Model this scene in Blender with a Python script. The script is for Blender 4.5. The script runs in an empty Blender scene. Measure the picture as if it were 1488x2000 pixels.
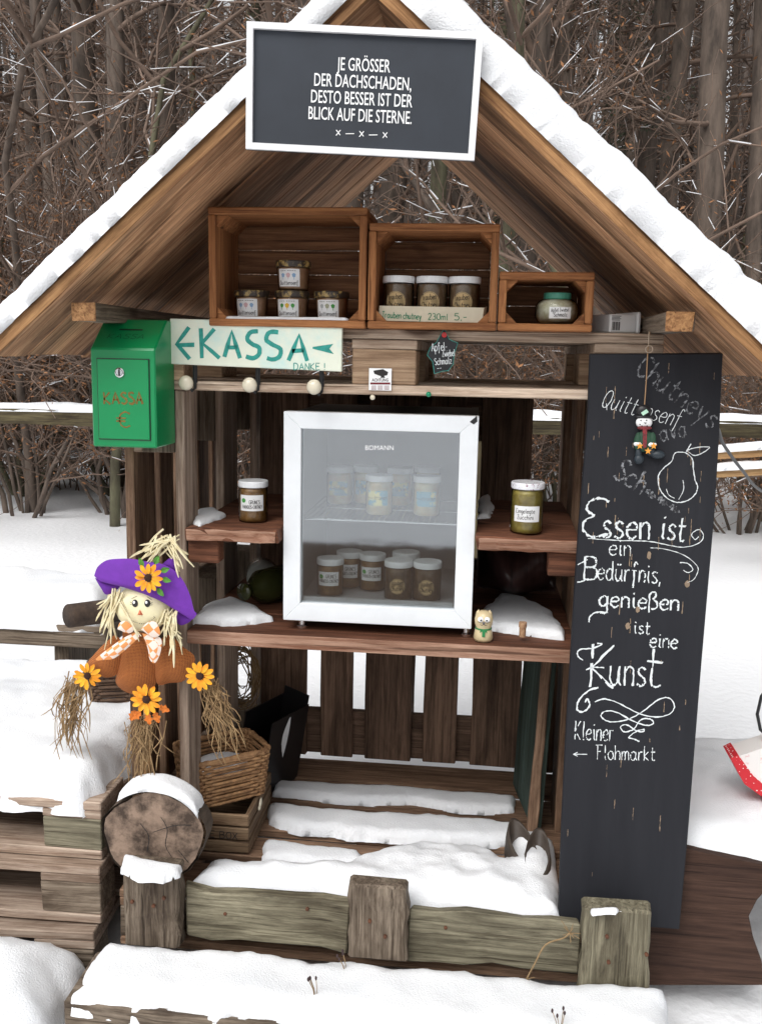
import bpy, bmesh, math, random
import numpy as np
from mathutils import Vector, Matrix
random.seed(7); np.random.seed(7)
S = bpy.context.scene
COL = S.collection
# ------------------------------------------------------------------ camera, world, sun
F = 1850.; PITCH = math.radians(9.5); ROLL = 0.02; YAW = math.radians(6)
CAM = Vector((.2216, -2.108, 1.465))
fwd = Vector((-math.sin(YAW)*math.cos(PITCH), math.cos(YAW)*math.cos(PITCH), -math.sin(PITCH)))
_rt = Vector((math.cos(YAW), math.sin(YAW), 0)); _up = _rt.cross(fwd)
RT = _rt*math.cos(ROLL)+_up*math.sin(ROLL); UP = _up*math.cos(ROLL)-_rt*math.sin(ROLL)
cd = bpy.data.cameras.new('camera'); cam = bpy.data.objects.new('camera', cd); COL.objects.link(cam)
cd.sensor_fit = 'VERTICAL'; cd.sensor_height = 24; cd.lens = 24*F/2000; cd.clip_start = .05; cd.clip_end = 500
cam.matrix_world = Matrix(((RT.x, UP.x, -fwd.x, CAM.x), (RT.y, UP.y, -fwd.y, CAM.y), (RT.z, UP.z, -fwd.z, CAM.z), (0, 0, 0, 1)))
S.camera = cam
S.render.resolution_x = 761; S.render.resolution_y = 1024
w = bpy.data.worlds.new('World'); S.world = w; w.use_nodes = True
nt = w.node_tree; bg = nt.nodes['Background']
sky = nt.nodes.new('ShaderNodeTexSky'); sky.sky_type = 'NISHITA'; sky.sun_disc = False
SUN_EL = math.radians(52); SUN_AZ = math.radians(205)
sky.sun_elevation = SUN_EL; sky.sun_rotation = SUN_AZ; sky.dust_density = 5; sky.air_density = 1.2
hs = nt.nodes.new('ShaderNodeHueSaturation'); hs.inputs['Saturation'].default_value = .07
nt.links.new(sky.outputs[0], hs.inputs['Color']); nt.links.new(hs.outputs[0], bg.inputs[0]); bg.inputs[1].default_value = .13
sl = bpy.data.lights.new('sun', 'SUN'); sl.energy = 1.0; sl.angle = math.radians(40); sl.color = (1, .97, .93)
so = bpy.data.objects.new('sun', sl); COL.objects.link(so)
sd = Vector((math.sin(SUN_AZ)*math.cos(SUN_EL), math.cos(SUN_AZ)*math.cos(SUN_EL), math.sin(SUN_EL)))
so.rotation_euler = sd.to_track_quat('Z', 'Y').to_euler(); so.location = (0, -3, 8)
S.view_settings.view_transform = 'Standard'; S.view_settings.look = 'None'; S.view_settings.exposure = .36; S.view_settings.gamma = 1
S.render.engine = 'CYCLES'

def ray(px, py): return fwd+RT*((px-744)/F)+UP*((1000-py)/F)
def P(px, py, Y):
    d = ray(px, py); return CAM+d*((Y-CAM.y)/d.y)
def G(px, py, z):
    d = ray(px, py); return CAM+d*((z-CAM.z)/d.z)
# ------------------------------------------------------------------ materials
MATS = {}
def mat(name, col, rough=.6, var=.0, scale=8, bump=0, metal=0, stretch=None, col2=None, coat=0, rnd=0, spec=.5, bscale=None, detail=5, thr=None, sheen=0):
    """principled with noise variation between col and col2, object coordinates stretched along x"""
    if name in MATS: return MATS[name]
    m = bpy.data.materials.new(name); m.use_nodes = True; n = m.node_tree.nodes; l = m.node_tree.links
    b = n['Principled BSDF']; b.inputs['Roughness'].default_value = rough; b.inputs['Metallic'].default_value = metal
    b.inputs['Specular IOR Level'].default_value = spec; b.inputs['Coat Weight'].default_value = coat
    c1 = (*col, 1); b.inputs['Base Color'].default_value = c1
    if col2 is None and var: col2 = tuple(c*(1-var) for c in col)
    if col2 is not None or bump:
        tc = n.new('ShaderNodeTexCoord'); mp = n.new('ShaderNodeMapping'); l.new(tc.outputs['Object'], mp.inputs[0])
        if stretch: mp.inputs['Scale'].default_value = stretch
        oi = n.new('ShaderNodeObjectInfo'); ml = n.new('ShaderNodeMath'); ml.operation = 'MULTIPLY'; ml.inputs[1].default_value = 37.
        l.new(oi.outputs['Random'], ml.inputs[0]); cb = n.new('ShaderNodeCombineXYZ')
        for i in range(3): l.new(ml.outputs[0], cb.inputs[i])
        l.new(cb.outputs[0], mp.inputs['Location'])
        no = n.new('ShaderNodeTexNoise'); no.inputs['Scale'].default_value = scale; no.inputs['Detail'].default_value = detail; no.inputs['Roughness'].default_value = .65
        l.new(mp.outputs[0], no.inputs[0])
    if col2 is not None:
        cr = n.new('ShaderNodeValToRGB'); a, bb = thr or (.34, .66)
        cr.color_ramp.elements[0].position = a; cr.color_ramp.elements[1].position = bb
        cr.color_ramp.elements[0].color = (*col2, 1); cr.color_ramp.elements[1].color = c1
        l.new(no.outputs[0], cr.inputs[0]); src = cr.outputs[0]
        if rnd:
            hv = n.new('ShaderNodeHueSaturation'); mr = n.new('ShaderNodeMapRange')
            mr.inputs['To Min'].default_value = 1-rnd; mr.inputs['To Max'].default_value = 1+rnd
            l.new(oi.outputs['Random'], mr.inputs[0]); l.new(mr.outputs[0], hv.inputs['Value']); l.new(src, hv.inputs['Color']); src = hv.outputs[0]
        l.new(src, b.inputs['Base Color'])
    if bump:
        bp = n.new('ShaderNodeBump'); bp.inputs['Strength'].default_value = bump; bp.inputs['Distance'].default_value = .004
        if bscale:
            n2 = n.new('ShaderNodeTexNoise'); n2.inputs['Scale'].default_value = bscale; n2.inputs['Detail'].default_value = 4
            l.new(mp.outputs[0], n2.inputs[0]); l.new(n2.outputs[0], bp.inputs['Height'])
        else: l.new(no.outputs[0], bp.inputs['Height'])
        l.new(bp.outputs[0], b.inputs['Normal'])
    MATS[name] = m; return m
def woodm(name, c1, c2, stains=.5, rough=.75, knots=True, sc=1.):
    """grain along local x: fine streaks + wide stain blotches + knots"""
    if name in MATS: return MATS[name]
    m = bpy.data.materials.new(name); m.use_nodes = True; n = m.node_tree.nodes; l = m.node_tree.links
    b = n['Principled BSDF']; b.inputs['Roughness'].default_value = rough; b.inputs['Specular IOR Level'].default_value = .25
    tc = n.new('ShaderNodeTexCoord'); oi = n.new('ShaderNodeObjectInfo')
    ml = n.new('ShaderNodeMath'); ml.operation = 'MULTIPLY'; ml.inputs[1].default_value = 53.
    l.new(oi.outputs['Random'], ml.inputs[0]); cb = n.new('ShaderNodeCombineXYZ')
    for i in range(3): l.new(ml.outputs[0], cb.inputs[i])
    def noise(scale, stretch, detail=4, rough=.6, dist=0):
        mp = n.new('ShaderNodeMapping'); mp.inputs['Scale'].default_value = stretch
        l.new(tc.outputs['Object'], mp.inputs[0]); l.new(cb.outputs[0], mp.inputs['Location'])
        no = n.new('ShaderNodeTexNoise'); no.inputs['Scale'].default_value = scale*sc; no.inputs['Detail'].default_value = detail
        no.inputs['Roughness'].default_value = rough; no.inputs['Distortion'].default_value = dist
        l.new(mp.outputs[0], no.inputs[0]); return no
    g = noise(95, (.04, 1, 1), 7, .75, .5); s = noise(6, (.4, 1.8, 1.8), 6, .68, .5); k = noise(9, (.5, 1, 1), 1)
    r1 = n.new('ShaderNodeValToRGB'); r1.color_ramp.elements[0].position = .38; r1.color_ramp.elements[1].position = .62
    r1.color_ramp.elements[0].color = (*c2, 1); r1.color_ramp.elements[1].color = (*c1, 1); l.new(g.outputs[0], r1.inputs[0])
    mx = n.new('ShaderNodeMix'); mx.data_type = 'RGBA'; mx.blend_type = 'MULTIPLY'
    r2 = n.new('ShaderNodeValToRGB'); r2.color_ramp.elements[0].position = .36; r2.color_ramp.elements[1].position = .6
    d = 1-stains; r2.color_ramp.elements[0].color = (d, d*.93, d*.88, 1); r2.color_ramp.elements[1].color = (1, 1, 1, 1)
    l.new(s.outputs[0], r2.inputs[0]); mx.inputs[0].default_value = 1; l.new(r1.outputs[0], mx.inputs[6]); l.new(r2.outputs[0], mx.inputs[7])
    last = mx.outputs[2]
    if knots:
        r3 = n.new('ShaderNodeValToRGB'); r3.color_ramp.elements[0].position = .72; r3.color_ramp.elements[1].position = .77
        r3.color_ramp.elements[0].color = (1, 1, 1, 1); r3.color_ramp.elements[1].color = (.25, .2, .18, 1); l.new(k.outputs[0], r3.inputs[0])
        m2 = n.new('ShaderNodeMix'); m2.data_type = 'RGBA'; m2.blend_type = 'MULTIPLY'; m2.inputs[0].default_value = 1
        l.new(last, m2.inputs[6]); l.new(r3.outputs[0], m2.inputs[7]); last = m2.outputs[2]
    ck = noise(150, (.018, 1, 1), 3, .5, .2); r4 = n.new('ShaderNodeValToRGB'); r4.color_ramp.elements[0].position = .3; r4.color_ramp.elements[1].position = .4
    r4.color_ramp.elements[0].color = (.3, .26, .23, 1); r4.color_ramp.elements[1].color = (1, 1, 1, 1); l.new(ck.outputs[0], r4.inputs[0])
    m3 = n.new('ShaderNodeMix'); m3.data_type = 'RGBA'; m3.blend_type = 'MULTIPLY'; m3.inputs[0].default_value = .85; l.new(last, m3.inputs[6]); l.new(r4.outputs[0], m3.inputs[7]); last = m3.outputs[2]
    hv = n.new('ShaderNodeHueSaturation'); mr = n.new('ShaderNodeMapRange'); mr.inputs['To Min'].default_value = .78; mr.inputs['To Max'].default_value = 1.22
    l.new(oi.outputs['Random'], mr.inputs[0]); l.new(mr.outputs[0], hv.inputs['Value']); l.new(last, hv.inputs['Color'])
    l.new(hv.outputs[0], b.inputs['Base Color'])
    bp = n.new('ShaderNodeBump'); bp.inputs['Strength'].default_value = .5; bp.inputs['Distance'].default_value = .003
    l.new(g.outputs[0], bp.inputs['Height']); l.new(bp.outputs[0], b.inputs['Normal'])
    MATS[name] = m; return m
W_GREY = woodm('wood_weathered', (.5, .4, .32), (.24, .165, .12), .45)
W_LIGHT = woodm('wood_pale_weathered', (.66, .54, .43), (.36, .26, .19), .4)
W_LBLK = woodm('wood_pale_block', (.62, .45, .3), (.34, .22, .14), .4)
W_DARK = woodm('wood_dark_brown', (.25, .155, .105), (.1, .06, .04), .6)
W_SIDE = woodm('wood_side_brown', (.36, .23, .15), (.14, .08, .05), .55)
W_ROOF = woodm('wood_roof', (.74, .45, .26), (.33, .155, .075), .8, sc=.8)
W_FASC = woodm('wood_fascia', (.52, .29, .13), (.2, .09, .04), .5)
W_CRATE = woodm('wood_crate_orange', (.42, .19, .075), (.2, .075, .028), .35)
W_CRIN = woodm('wood_crate_inside', (.3, .15, .075), (.14, .062, .03), .5)
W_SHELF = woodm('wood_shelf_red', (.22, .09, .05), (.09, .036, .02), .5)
W_SHEDGE = woodm('wood_shelf_edge', (.45, .28, .2), (.22, .1, .06), .4)
W_MOSS = woodm('wood_mossy', (.33, .3, .21), (.12, .105, .07), .65)
W_OLD = woodm('wood_old_block', (.29, .235, .18), (.09, .065, .045), .55)
W_PLANTER = woodm('wood_planter', (.085, .045, .03), (.04, .02, .014), .4)
W_FENCE = woodm('wood_fence', (.12, .1, .05), (.04, .03, .018), .5)
W_BOX = woodm('wood_box_grey', (.34, .24, .15), (.14, .085, .05), .4)
W_NEW = woodm('wood_fresh', (.55, .36, .18), (.35, .2, .09), .2)
SNOW = mat('snow', (.82, .83, .85), .75, col2=(.76, .78, .81), scale=3, bump=.6, bscale=260, spec=.2)
_b = SNOW.node_tree.nodes['Principled BSDF']; _b.inputs['Subsurface Weight'].default_value = .0
BLACK = mat('black_plastic', (.012, .012, .014), .4)
# ------------------------------------------------------------------ mesh builder
class MB:
    def __init__(s): s.v = []; s.f = []; s.m = []; s.smooth = False
    def add(s, vs, fs, mi=0):
        o = len(s.v); s.v += [tuple(v) for v in vs]; s.f += [tuple(i+o for i in f) for f in fs]; s.m += [mi]*len(fs); return s
    def box(s, lo, hi, mi=0, M=None):
        (a, b, c), (d, e, f) = lo, hi
        vs = [(a, b, c), (d, b, c), (d, e, c), (a, e, c), (a, b, f), (d, b, f), (d, e, f), (a, e, f)]
        if M is not None: vs = [M @ Vector(v) for v in vs]
        return s.add(vs, [(0, 3, 2, 1), (4, 5, 6, 7), (0, 1, 5, 4), (1, 2, 6, 5), (2, 3, 7, 6), (3, 0, 4, 7)], mi)
    def tube(s, pts, rad, sides=6, mi=0, cap=True, squash=None):
        pts = [Vector(p) for p in pts]; n = len(pts); vs = []; ref = None
        for i, p in enumerate(pts):
            t = (pts[min(i+1, n-1)]-pts[max(i-1, 0)])
            if t.length < 1e-9: t = Vector((0, 0, 1))
            t.normalize()
            if ref is None: ref = t.orthogonal().normalized()
            else:
                ref = ref-t*ref.dot(t)
                ref = ref.normalized() if ref.length > 1e-6 else t.orthogonal().normalized()
            b = t.cross(ref); r = rad[i] if hasattr(rad, '__len__') else rad
            for k in range(sides):
                a = 2*math.pi*k/sides; q = ref*math.cos(a)*r+b*math.sin(a)*r
                vs.append(p+q)
        fs = [(i*sides+k, i*sides+(k+1) % sides, (i+1)*sides+(k+1) % sides, (i+1)*sides+k) for i in range(n-1) for k in range(sides)]
        if cap: fs += [tuple(range(sides-1, -1, -1)), tuple((n-1)*sides+k for k in range(sides))]
        return s.add(vs, fs, mi)
    def lathe(s, prof, seg=24, c=(0, 0, 0), mi=0, M=None, cap=True):
        vs = []; n = len(prof)
        for r, z in prof:
            for k in range(seg):
                a = 2*math.pi*k/seg; v = Vector((c[0]+r*math.cos(a), c[1]+r*math.sin(a), c[2]+z)); vs.append(M @ v if M is not None else v)
        fs = [(i*seg+k, i*seg+(k+1) % seg, (i+1)*seg+(k+1) % seg, (i+1)*seg+k) for i in range(n-1) for k in range(seg)]
        if cap: fs += [tuple(range(seg-1, -1, -1)), tuple((n-1)*seg+k for k in range(seg))]
        return s.add(vs, fs, mi)
    def prism(s, poly, y0, y1, mi=0, fn=None):
        """poly of (x,z); extruded along y. fn maps a point to its final place"""
        n = len(poly); vs = [Vector((x, y0, z)) for x, z in poly]+[Vector((x, y1, z)) for x, z in poly]
        if fn: vs = [fn(v) for v in vs]
        fs = [tuple(range(n)), tuple(range(2*n-1, n-1, -1))]+[(i, i+n, (i+1) % n+n, (i+1) % n) for i in range(n)]
        return s.add(vs, fs, mi)
    def build(s, name, mats, parent=None, smooth=False, bevel=0, loc=None):
        me = bpy.data.meshes.new(name)
        vs = s.v
        if loc is not None: vs = [tuple(Vector(v)-Vector(loc)) for v in vs]
        me.from_pydata(vs, [], s.f)
        for m in (mats if isinstance(mats, (list, tuple)) else [mats]): me.materials.append(m)
        me.polygons.foreach_set('material_index', s.m)
        if bevel or True:
            bm = bmesh.new(); bm.from_mesh(me); bmesh.ops.recalc_face_normals(bm, faces=bm.faces)
            if bevel: bmesh.ops.bevel(bm, geom=bm.edges[:], offset=bevel, segments=1, affect='EDGES')
            bm.to_mesh(me); bm.free()
        if smooth: me.polygons.foreach_set('use_smooth', [True]*len(me.polygons))
        o = bpy.data.objects.new(name, me); COL.objects.link(o)
        if loc is not None: o.location = loc
        if parent is not None: setp(o, parent)
        return o
def wmat(o):
    M = o.matrix_basis.copy()
    while o.parent is not None: o = o.parent; M = o.matrix_basis @ M
    return M
def setp(o, parent):
    o.parent = parent; o.matrix_basis = wmat(parent).inverted() @ o.matrix_basis
def thing(name, loc, label, cat, group=None):
    o = bpy.data.objects.new(name, None); COL.objects.link(o); o.location = loc; o.empty_display_size = .05
    return tag(o, label, cat, group)
def tag(o, label=None, cat=None, group=None, kind=None):
    if label: o['label'] = label
    if cat: o['category'] = cat
    if group: o['group'] = group
    if kind: o['kind'] = kind
    return o
def plank(name, p0, p1, wdir, width, thick, m, parent=None, jit=.0015, bev=.0025, seg=6):
    """box centred on p0-p1, grain along local x; wdir = direction of its width"""
    p0 = Vector(p0); p1 = Vector(p1); L = (p1-p0).length; X = (p1-p0)/L
    Yv = Vector(wdir); Yv = (Yv-X*Yv.dot(X)).normalized(); Z = X.cross(Yv)
    bm = bmesh.new(); vs = []
    for i in range(seg+1):
        x = -L/2+L*i/seg
        for y, z in ((-1, -1), (1, -1), (1, 1), (-1, 1)):
            vs.append(bm.verts.new((x+random.uniform(-1, 1)*jit*(i in (0, seg)), y*width/2+random.uniform(-1, 1)*jit*1.5, z*thick/2+random.uniform(-1, 1)*jit*.6)))
    for i in range(seg):
        for k in range(4): bm.faces.new((vs[i*4+k], vs[i*4+(k+1) % 4], vs[i*4+4+(k+1) % 4], vs[i*4+4+k]))
    bm.faces.new(vs[3::-1][:4]); bm.faces.new(vs[-4:])
    bmesh.ops.recalc_face_normals(bm, faces=bm.faces)
    sharp = [e for e in bm.edges if len(e.link_faces) == 2 and e.calc_face_angle() > .6]
    if bev: bmesh.ops.bevel(bm, geom=sharp, offset=bev, segments=1, affect='EDGES')
    me = bpy.data.meshes.new(name); bm.to_mesh(me); bm.free(); me.materials.append(m)
    o = bpy.data.objects.new(name, me); COL.objects.link(o)
    o.matrix_basis = Matrix(((X.x, Yv.x, Z.x, (p0.x+p1.x)/2), (X.y, Yv.y, Z.y, (p0.y+p1.y)/2), (X.z, Yv.z, Z.z, (p0.z+p1.z)/2), (0, 0, 0, 1)))
    if parent is not None: setp(o, parent)
    return o
# ------------------------------------------------------------------ smooth noise + snow slabs
def vnoise(x, y, seed=0):
    x = np.asarray(x, float); y = np.asarray(y, float); xi = np.floor(x).astype(int); yi = np.floor(y).astype(int); fx = x-xi; fy = y-yi
    fx = fx*fx*(3-2*fx); fy = fy*fy*(3-2*fy)
    def h(a, b):
        n = (a*374761393+b*668265263+seed*974711) & 0x7fffffff; n = ((n ^ (n >> 13))*1274126177) & 0x7fffffff
        return (n % 10007)/10007.
    return (h(xi, yi)*(1-fx)+h(xi+1, yi)*fx)*(1-fy)+(h(xi, yi+1)*(1-fx)+h(xi+1, yi+1)*fx)*fy
def fbm(x, y, seed=0, o=4):
    return sum(vnoise(np.asarray(x)*2**i, np.asarray(y)*2**i, seed+i)/2**i for i in range(o))/1.9-.5
def snow(name, poly, z, T, parent=None, res=.012, rim=.04, amp=.25, seed=1, rag=.012, fn=None, sag=0, drop=.004, label=None, freq=9, zfun=None):
    """snow lying on a plane: poly (x,y), base z (or zfun), thickness T, rounded rim of width rim"""
    poly = np.array([(p[0], p[1]) for p in poly]); lo = poly.min(0)-.02; hi = poly.max(0)+.02
    nx = max(3, int((hi[0]-lo[0])/res)); ny = max(3, int((hi[1]-lo[1])/res))
    X, Y = np.meshgrid(np.linspace(lo[0], hi[0], nx), np.linspace(lo[1], hi[1], ny), indexing='ij')
    inside = np.zeros(X.shape, bool); dist = np.full(X.shape, 1e9)
    for i in range(len(poly)):
        a = poly[i]; b = poly[(i+1) % len(poly)]
        c = ((a[1] > Y) != (b[1] > Y)) & (X < (b[0]-a[0])*(Y-a[1])/(b[1]-a[1]+1e-12)+a[0]); inside ^= c
        ab = b-a; t = np.clip(((X-a[0])*ab[0]+(Y-a[1])*ab[1])/(ab@ab+1e-12), 0, 1)
        dist = np.minimum(dist, np.hypot(X-a[0]-t*ab[0], Y-a[1]-t*ab[1]))
    d = np.where(inside, dist, -dist)+fbm(X*freq*2.5, Y*freq*2.5, seed, 3)*rag*2
    u = np.clip(d/rim, 0, 1); prof = np.sqrt(np.clip(1-(1-u)**2, 0, 1))
    H = T*prof*(1+amp*2*fbm(X*freq, Y*freq, seed+9, 4))
    keep = d > -res*1.6
    gxd, gyd = np.gradient(d, X[1, 0]-X[0, 0], Y[0, 1]-Y[0, 0]); gl = np.hypot(gxd, gyd)+1e-6; out = keep & (d <= 0)
    sh_ = np.where(out, np.minimum(-d+.0005, res*2), 0); X = X+gxd/gl*sh_; Y = Y+gyd/gl*sh_
    idx = -np.ones(X.shape, int); vs = []; ij = np.argwhere(keep)
    Z0 = zfun(X, Y) if zfun else np.full(X.shape, z)
    for i, j in ij:
        idx[i, j] = len(vs); vs.append((X[i, j], Y[i, j], Z0[i, j]+(H[i, j] if d[i, j] > 0 else -drop)))
    nt_ = len(vs); fs = []
    for i in range(nx-1):
        for j in range(ny-1):
            q = (idx[i, j], idx[i+1, j], idx[i+1, j+1], idx[i, j+1])
            if min(q) >= 0: fs.append(q)
    if fn: vs = [tuple(fn(Vector(v))) for v in vs]
    mb = MB(); mb.add(vs, fs)
    o = mb.build(name, SNOW, parent, smooth=True)
    if parent is None: tag(o, label, 'snow', kind='stuff')
    return o
# ------------------------------------------------------------------ stroke lettering
GL = {
'a': '~5 5,3 6,1 5,0 3,1 .5,3 0,5 2|5 6,5 1.5,6 0', 'b': '0 10,0 0|~0 4,2 6,4.5 5,5 3,4 .5,2 0,0 1.5', 'c': '~5 5,3 6,1 5,0 3,1 .7,3 0,5 1',
'd': '~5 5,3 6,1 5,0 3,1 .5,3 0,5 2|5 10,5 1.2,6 0', 'e': '~0 3.2,4.5 3.4,5 4.8,3.3 6,1.2 5,0 3,1 .7,3 0,5 1', 'f': '~4.5 9,3.3 10,2 9,2 0,1.6 -3|0 6,4 6',
'g': '~5 5,3 6,1 5,0 3,1 .7,3 .3,5 2|~5 6,5 -2,3.5 -4,1 -3.5', 'h': '0 10,0 0|~0 4,2 6,4 5.5,4.5 4,4.5 0', 'i': '1 6,1 1,2 0|.8 8,1.2 8.7',
'k': '0 10,0 0|4 6,0 3,4.5 0', 'l': '~1 10,1 1.2,2 0', 'm': '0 6,0 0|~0 4,1.5 6,3 5.5,3.2 4,3.2 0|~3.2 4,4.8 6,6.2 5.5,6.5 4,6.5 0',
'n': '0 6,0 0|~0 4,2 6,4 5.5,4.5 4,4.5 0', 'o': '~2.5 6,.6 5,0 3,.8 .7,2.7 0,4.5 1,5 3,4.2 5.3,2.5 6', 'p': '0 6,0 -4|~0 4,2 6,4.5 5,5 3,4 .5,2 0,0 1.5',
'r': '0 6,0 0|~0 3.8,1.5 5.8,3.5 5.8', 's': '~4.2 5.2,2.5 6,.7 5,1.5 3.5,3.5 2.6,4.2 1.2,2.3 0,.2 .8', 't': '~1.5 9,1.5 1.5,2.5 0,4 .6|0 6,4 6',
'u': '~0 6,0 2,1.5 0,3.5 .8,4.5 3|4.5 6,4.5 1,5.5 0', 'v': '0 6,2.3 0,4.6 6', 'w': '0 6,1.5 0,3 5,4.5 0,6 6', 'y': '0 6,2.2 .5|4.6 6,1 -4', 'z': '0 6,4.5 6,0 0,4.8 0',
'ß': '~0 -2,0 7,1 9.6,3 9.8,4 8,2.5 6,4.8 4,4.6 1,2.5 0,1.5 .5', 'A': '0 0,3 10,6 0|1.2 3.6,4.8 3.6', 'B': '0 0,0 10|~0 10,3.5 10,4.8 8.5,4 6,0 5.3|~0 5.3,4 5.3,5.5 3.3,5 .8,3 0,0 0',
'C': '~5.5 8.5,3.5 10,1.2 8.8,0 5,1.2 1.2,3.5 0,5.5 1.5', 'D': '0 0,0 10|~0 10,3 9.8,5.3 7.5,5.5 4,4 .8,0 0', 'E': '~5 9.3,3 10,1 8.8,.8 6.8,2.2 5.5|~2.2 5.5,.3 4,.2 1.6,2 0,5 1',
'F': '6 10,-.5 10|1.5 10,1.5 0|1 5.5,4.5 5.5', 'G': '~5.5 8.5,3.5 10,1.2 8.8,0 5,1.2 1.2,3.5 0,5.5 1.2,5.5 4.5|3.5 4.5,5.6 4.5', 'K': '0 10,0 0|5 10,0 4.5,5.5 0', 'L': '0 10,0 0,4.5 0',
'N': '0 0,0 10,5 0,5 10', 'P': '0 0,0 10|~0 10,3.5 10,5 8,4 5.5,0 5', 'Q': '~3 10,.8 8.5,0 5,1 1.2,3 0,5 1.2,6 5,5 8.8,3 10|3.5 2.5,6.5 -1', 'S': '~5 8.7,3 10,.8 8.8,.8 6.8,3 5.3,5 3.8,5 1.4,2.8 0,.3 1.2',
'T': '0 10,6 10|3 10,3 0', 'Z': '0 10,5 10,0 0,5.3 0', '0': '~3 10,.8 8.5,0 5,1 1.2,3 0,5 1.2,5.6 5,5 8.8,3 10', '2': '~0 8,1.5 10,4 9.6,4.8 7.5,3 4,0 0|0 0,5 0', '3': '~.3 9,2.5 10,4.5 8.5,3.5 6,1.8 5.4|~1.8 5.4,4.2 5,5 2.5,3 0,0 1',
'5': '4.5 10,.8 10,.4 5.8|~.4 5.8,3 6.3,5 4,4.5 1,2.5 0,0 1', '-': '0 4,3.5 4', ',': '.8 .8,.2 -1.5', '!': '.5 10,.5 3|.5 .8,.5 0', '<': '~5.5 8.8,3.5 10,1.5 8.5,1 5,1.6 1.5,3.6 0,5.5 1.2|-.6 6,3.8 6|-.6 4,3.5 4', '_': '0 3,8 3|2.5 5.5,0 3,2.5 .5'}
GL['ü'] = GL['u']+'|1.2 8,1.2 8.8|3.4 8,3.4 8.8'; GL['O'] = GL['0']; GL['U'] = '~0 10,0 3,2.5 0,5 3,5 10'; GL['Ü'] = GL['U']+'|1.4 12,1.4 12.8|3.6 12,3.6 12.8'; GL['Y'] = '0 10,2.5 5|5 10,2.5 5,2.5 0'; GL['~'] = '~0 3,1 5,2 2,3 5,4 2,5 4,6 3'; GL['X'] = '0 10,5 0|5 10,0 0'; GL['I'] = '0 10,0 0'; GL['R'] = GL['P']+'|2 5.2,5.3 0'; GL['M'] = '0 0,0 10,3 4,6 10,6 0'; GL['H'] = '0 0,0 10|5 0,5 10|0 5,5 5'
EK = '5 10,0 10,0 0,5 0|0 5.3,4 5.3'
def cr(pts, n=5):
    out = []
    for i in range(len(pts)-1):
        p0 = pts[max(i-1, 0)]; p1 = pts[i]; p2 = pts[i+1]; p3 = pts[min(i+2, len(pts)-1)]
        for k in range(n):
            t = k/n
            out.append(tuple(.5*(2*b+(c-a)*t+(2*a-5*b+4*c-d)*t*t+(3*b-a-3*c+d)*t**3) for a, b, c, d in zip(p0, p1, p2, p3)))
    return out+[tuple(pts[-1])]
def strokes(txt, block=False):
    out = []; x = 0
    for ch in txt:
        if ch == ' ': x += 4; continue
        g = EK if (block and ch == 'E') else GL[ch]; mxw = 0
        for st in g.split('|'):
            sm = st[0] == '~'; pts = [tuple(float(q) for q in p.split()) for p in st.lstrip('~').split(',')]
            mxw = max(mxw, max(p[0] for p in pts)); pts = [(p[0]+x, p[1]) for p in pts]
            out.append(cr(pts) if sm else pts)
        x += mxw+1.9
    return out, max(x-1.9, .1)
def ribbon(mb, pts, wd, fn, rough=0, mi=0):
    """flat stroke in (u,v) mapped by fn(u,v)->3D"""
    q = []
    for a, b in zip(pts, pts[1:]):
        L = math.hypot(b[0]-a[0], b[1]-a[1]); n = max(1, int(L/(wd*2.5)))
        q += [(a[0]+(b[0]-a[0])*k/n, a[1]+(b[1]-a[1])*k/n) for k in range(n)]
    q.append(pts[-1]); vs = []
    for i, p in enumerate(q):
        a = q[max(i-1, 0)]; b = q[min(i+1, len(q)-1)]; dx, dy = b[0]-a[0], b[1]-a[1]; L = math.hypot(dx, dy) or 1
        h = wd/2*(1+random.uniform(-rough, rough)); h2 = wd/2*(1+random.uniform(-rough, rough))
        vs += [fn(p[0]-dy/L*h, p[1]+dx/L*h), fn(p[0]+dy/L*h2, p[1]-dx/L*h2)]
    fs = [(2*i, 2*i+1, 2*i+3, 2*i+2) for i in range(len(q)-1) if not (rough > .6 and len(q) > 7 and 1 < i < len(q)-3 and random.random() < .13)]
    mb.add(vs, fs, mi)
def write(mb, txt, u0, v0, u1, v1, h, wd, fn, rough=0, slant=0, block=False):
    """text from baseline (u0,v0) to (u1,v1), cap height h"""
    st, wdt = strokes(txt, block); L = math.hypot(u1-u0, v1-v0); ex, ey = (u1-u0)/L, (v1-v0)/L; sx = L/wdt; sy = h/10.
    for s in st:
        pts = []
        for x, y in s:
            X = x*sx+y*sy*slant; Y = y*sy; pts.append((u0+ex*X-ey*Y, v0+ey*X+ex*Y))
        ribbon(mb, pts, wd, fn, rough)
def flat(o, n=(0, -1, 0)): 
    o = Vector(o); return lambda u, v: o+Vector((u, 0, v))
def printed(name, txt, fn, u, v, h, m, parent, sx=1., align='CENTER', bold=0):
    """type set in the built-in face; fn maps (u,v)"""
    c = bpy.data.curves.new('type', 'FONT'); c.body = txt; c.align_x = align; c.size = 1; c.offset = bold; c.resolution_u = 3
    o = bpy.data.objects.new('type', c); COL.objects.link(o); dg = bpy.context.evaluated_depsgraph_get()
    me = bpy.data.meshes.new_from_object(o.evaluated_get(dg)); bpy.data.objects.remove(o); k = h/.72
    mb = MB(); mb.add([fn(u+p.co.x*k*sx, v+p.co.y*k) for p in me.vertices], [tuple(p.vertices) for p in me.polygons]); bpy.data.meshes.remove(me)
    return mb.build(name, m, parent)
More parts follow.
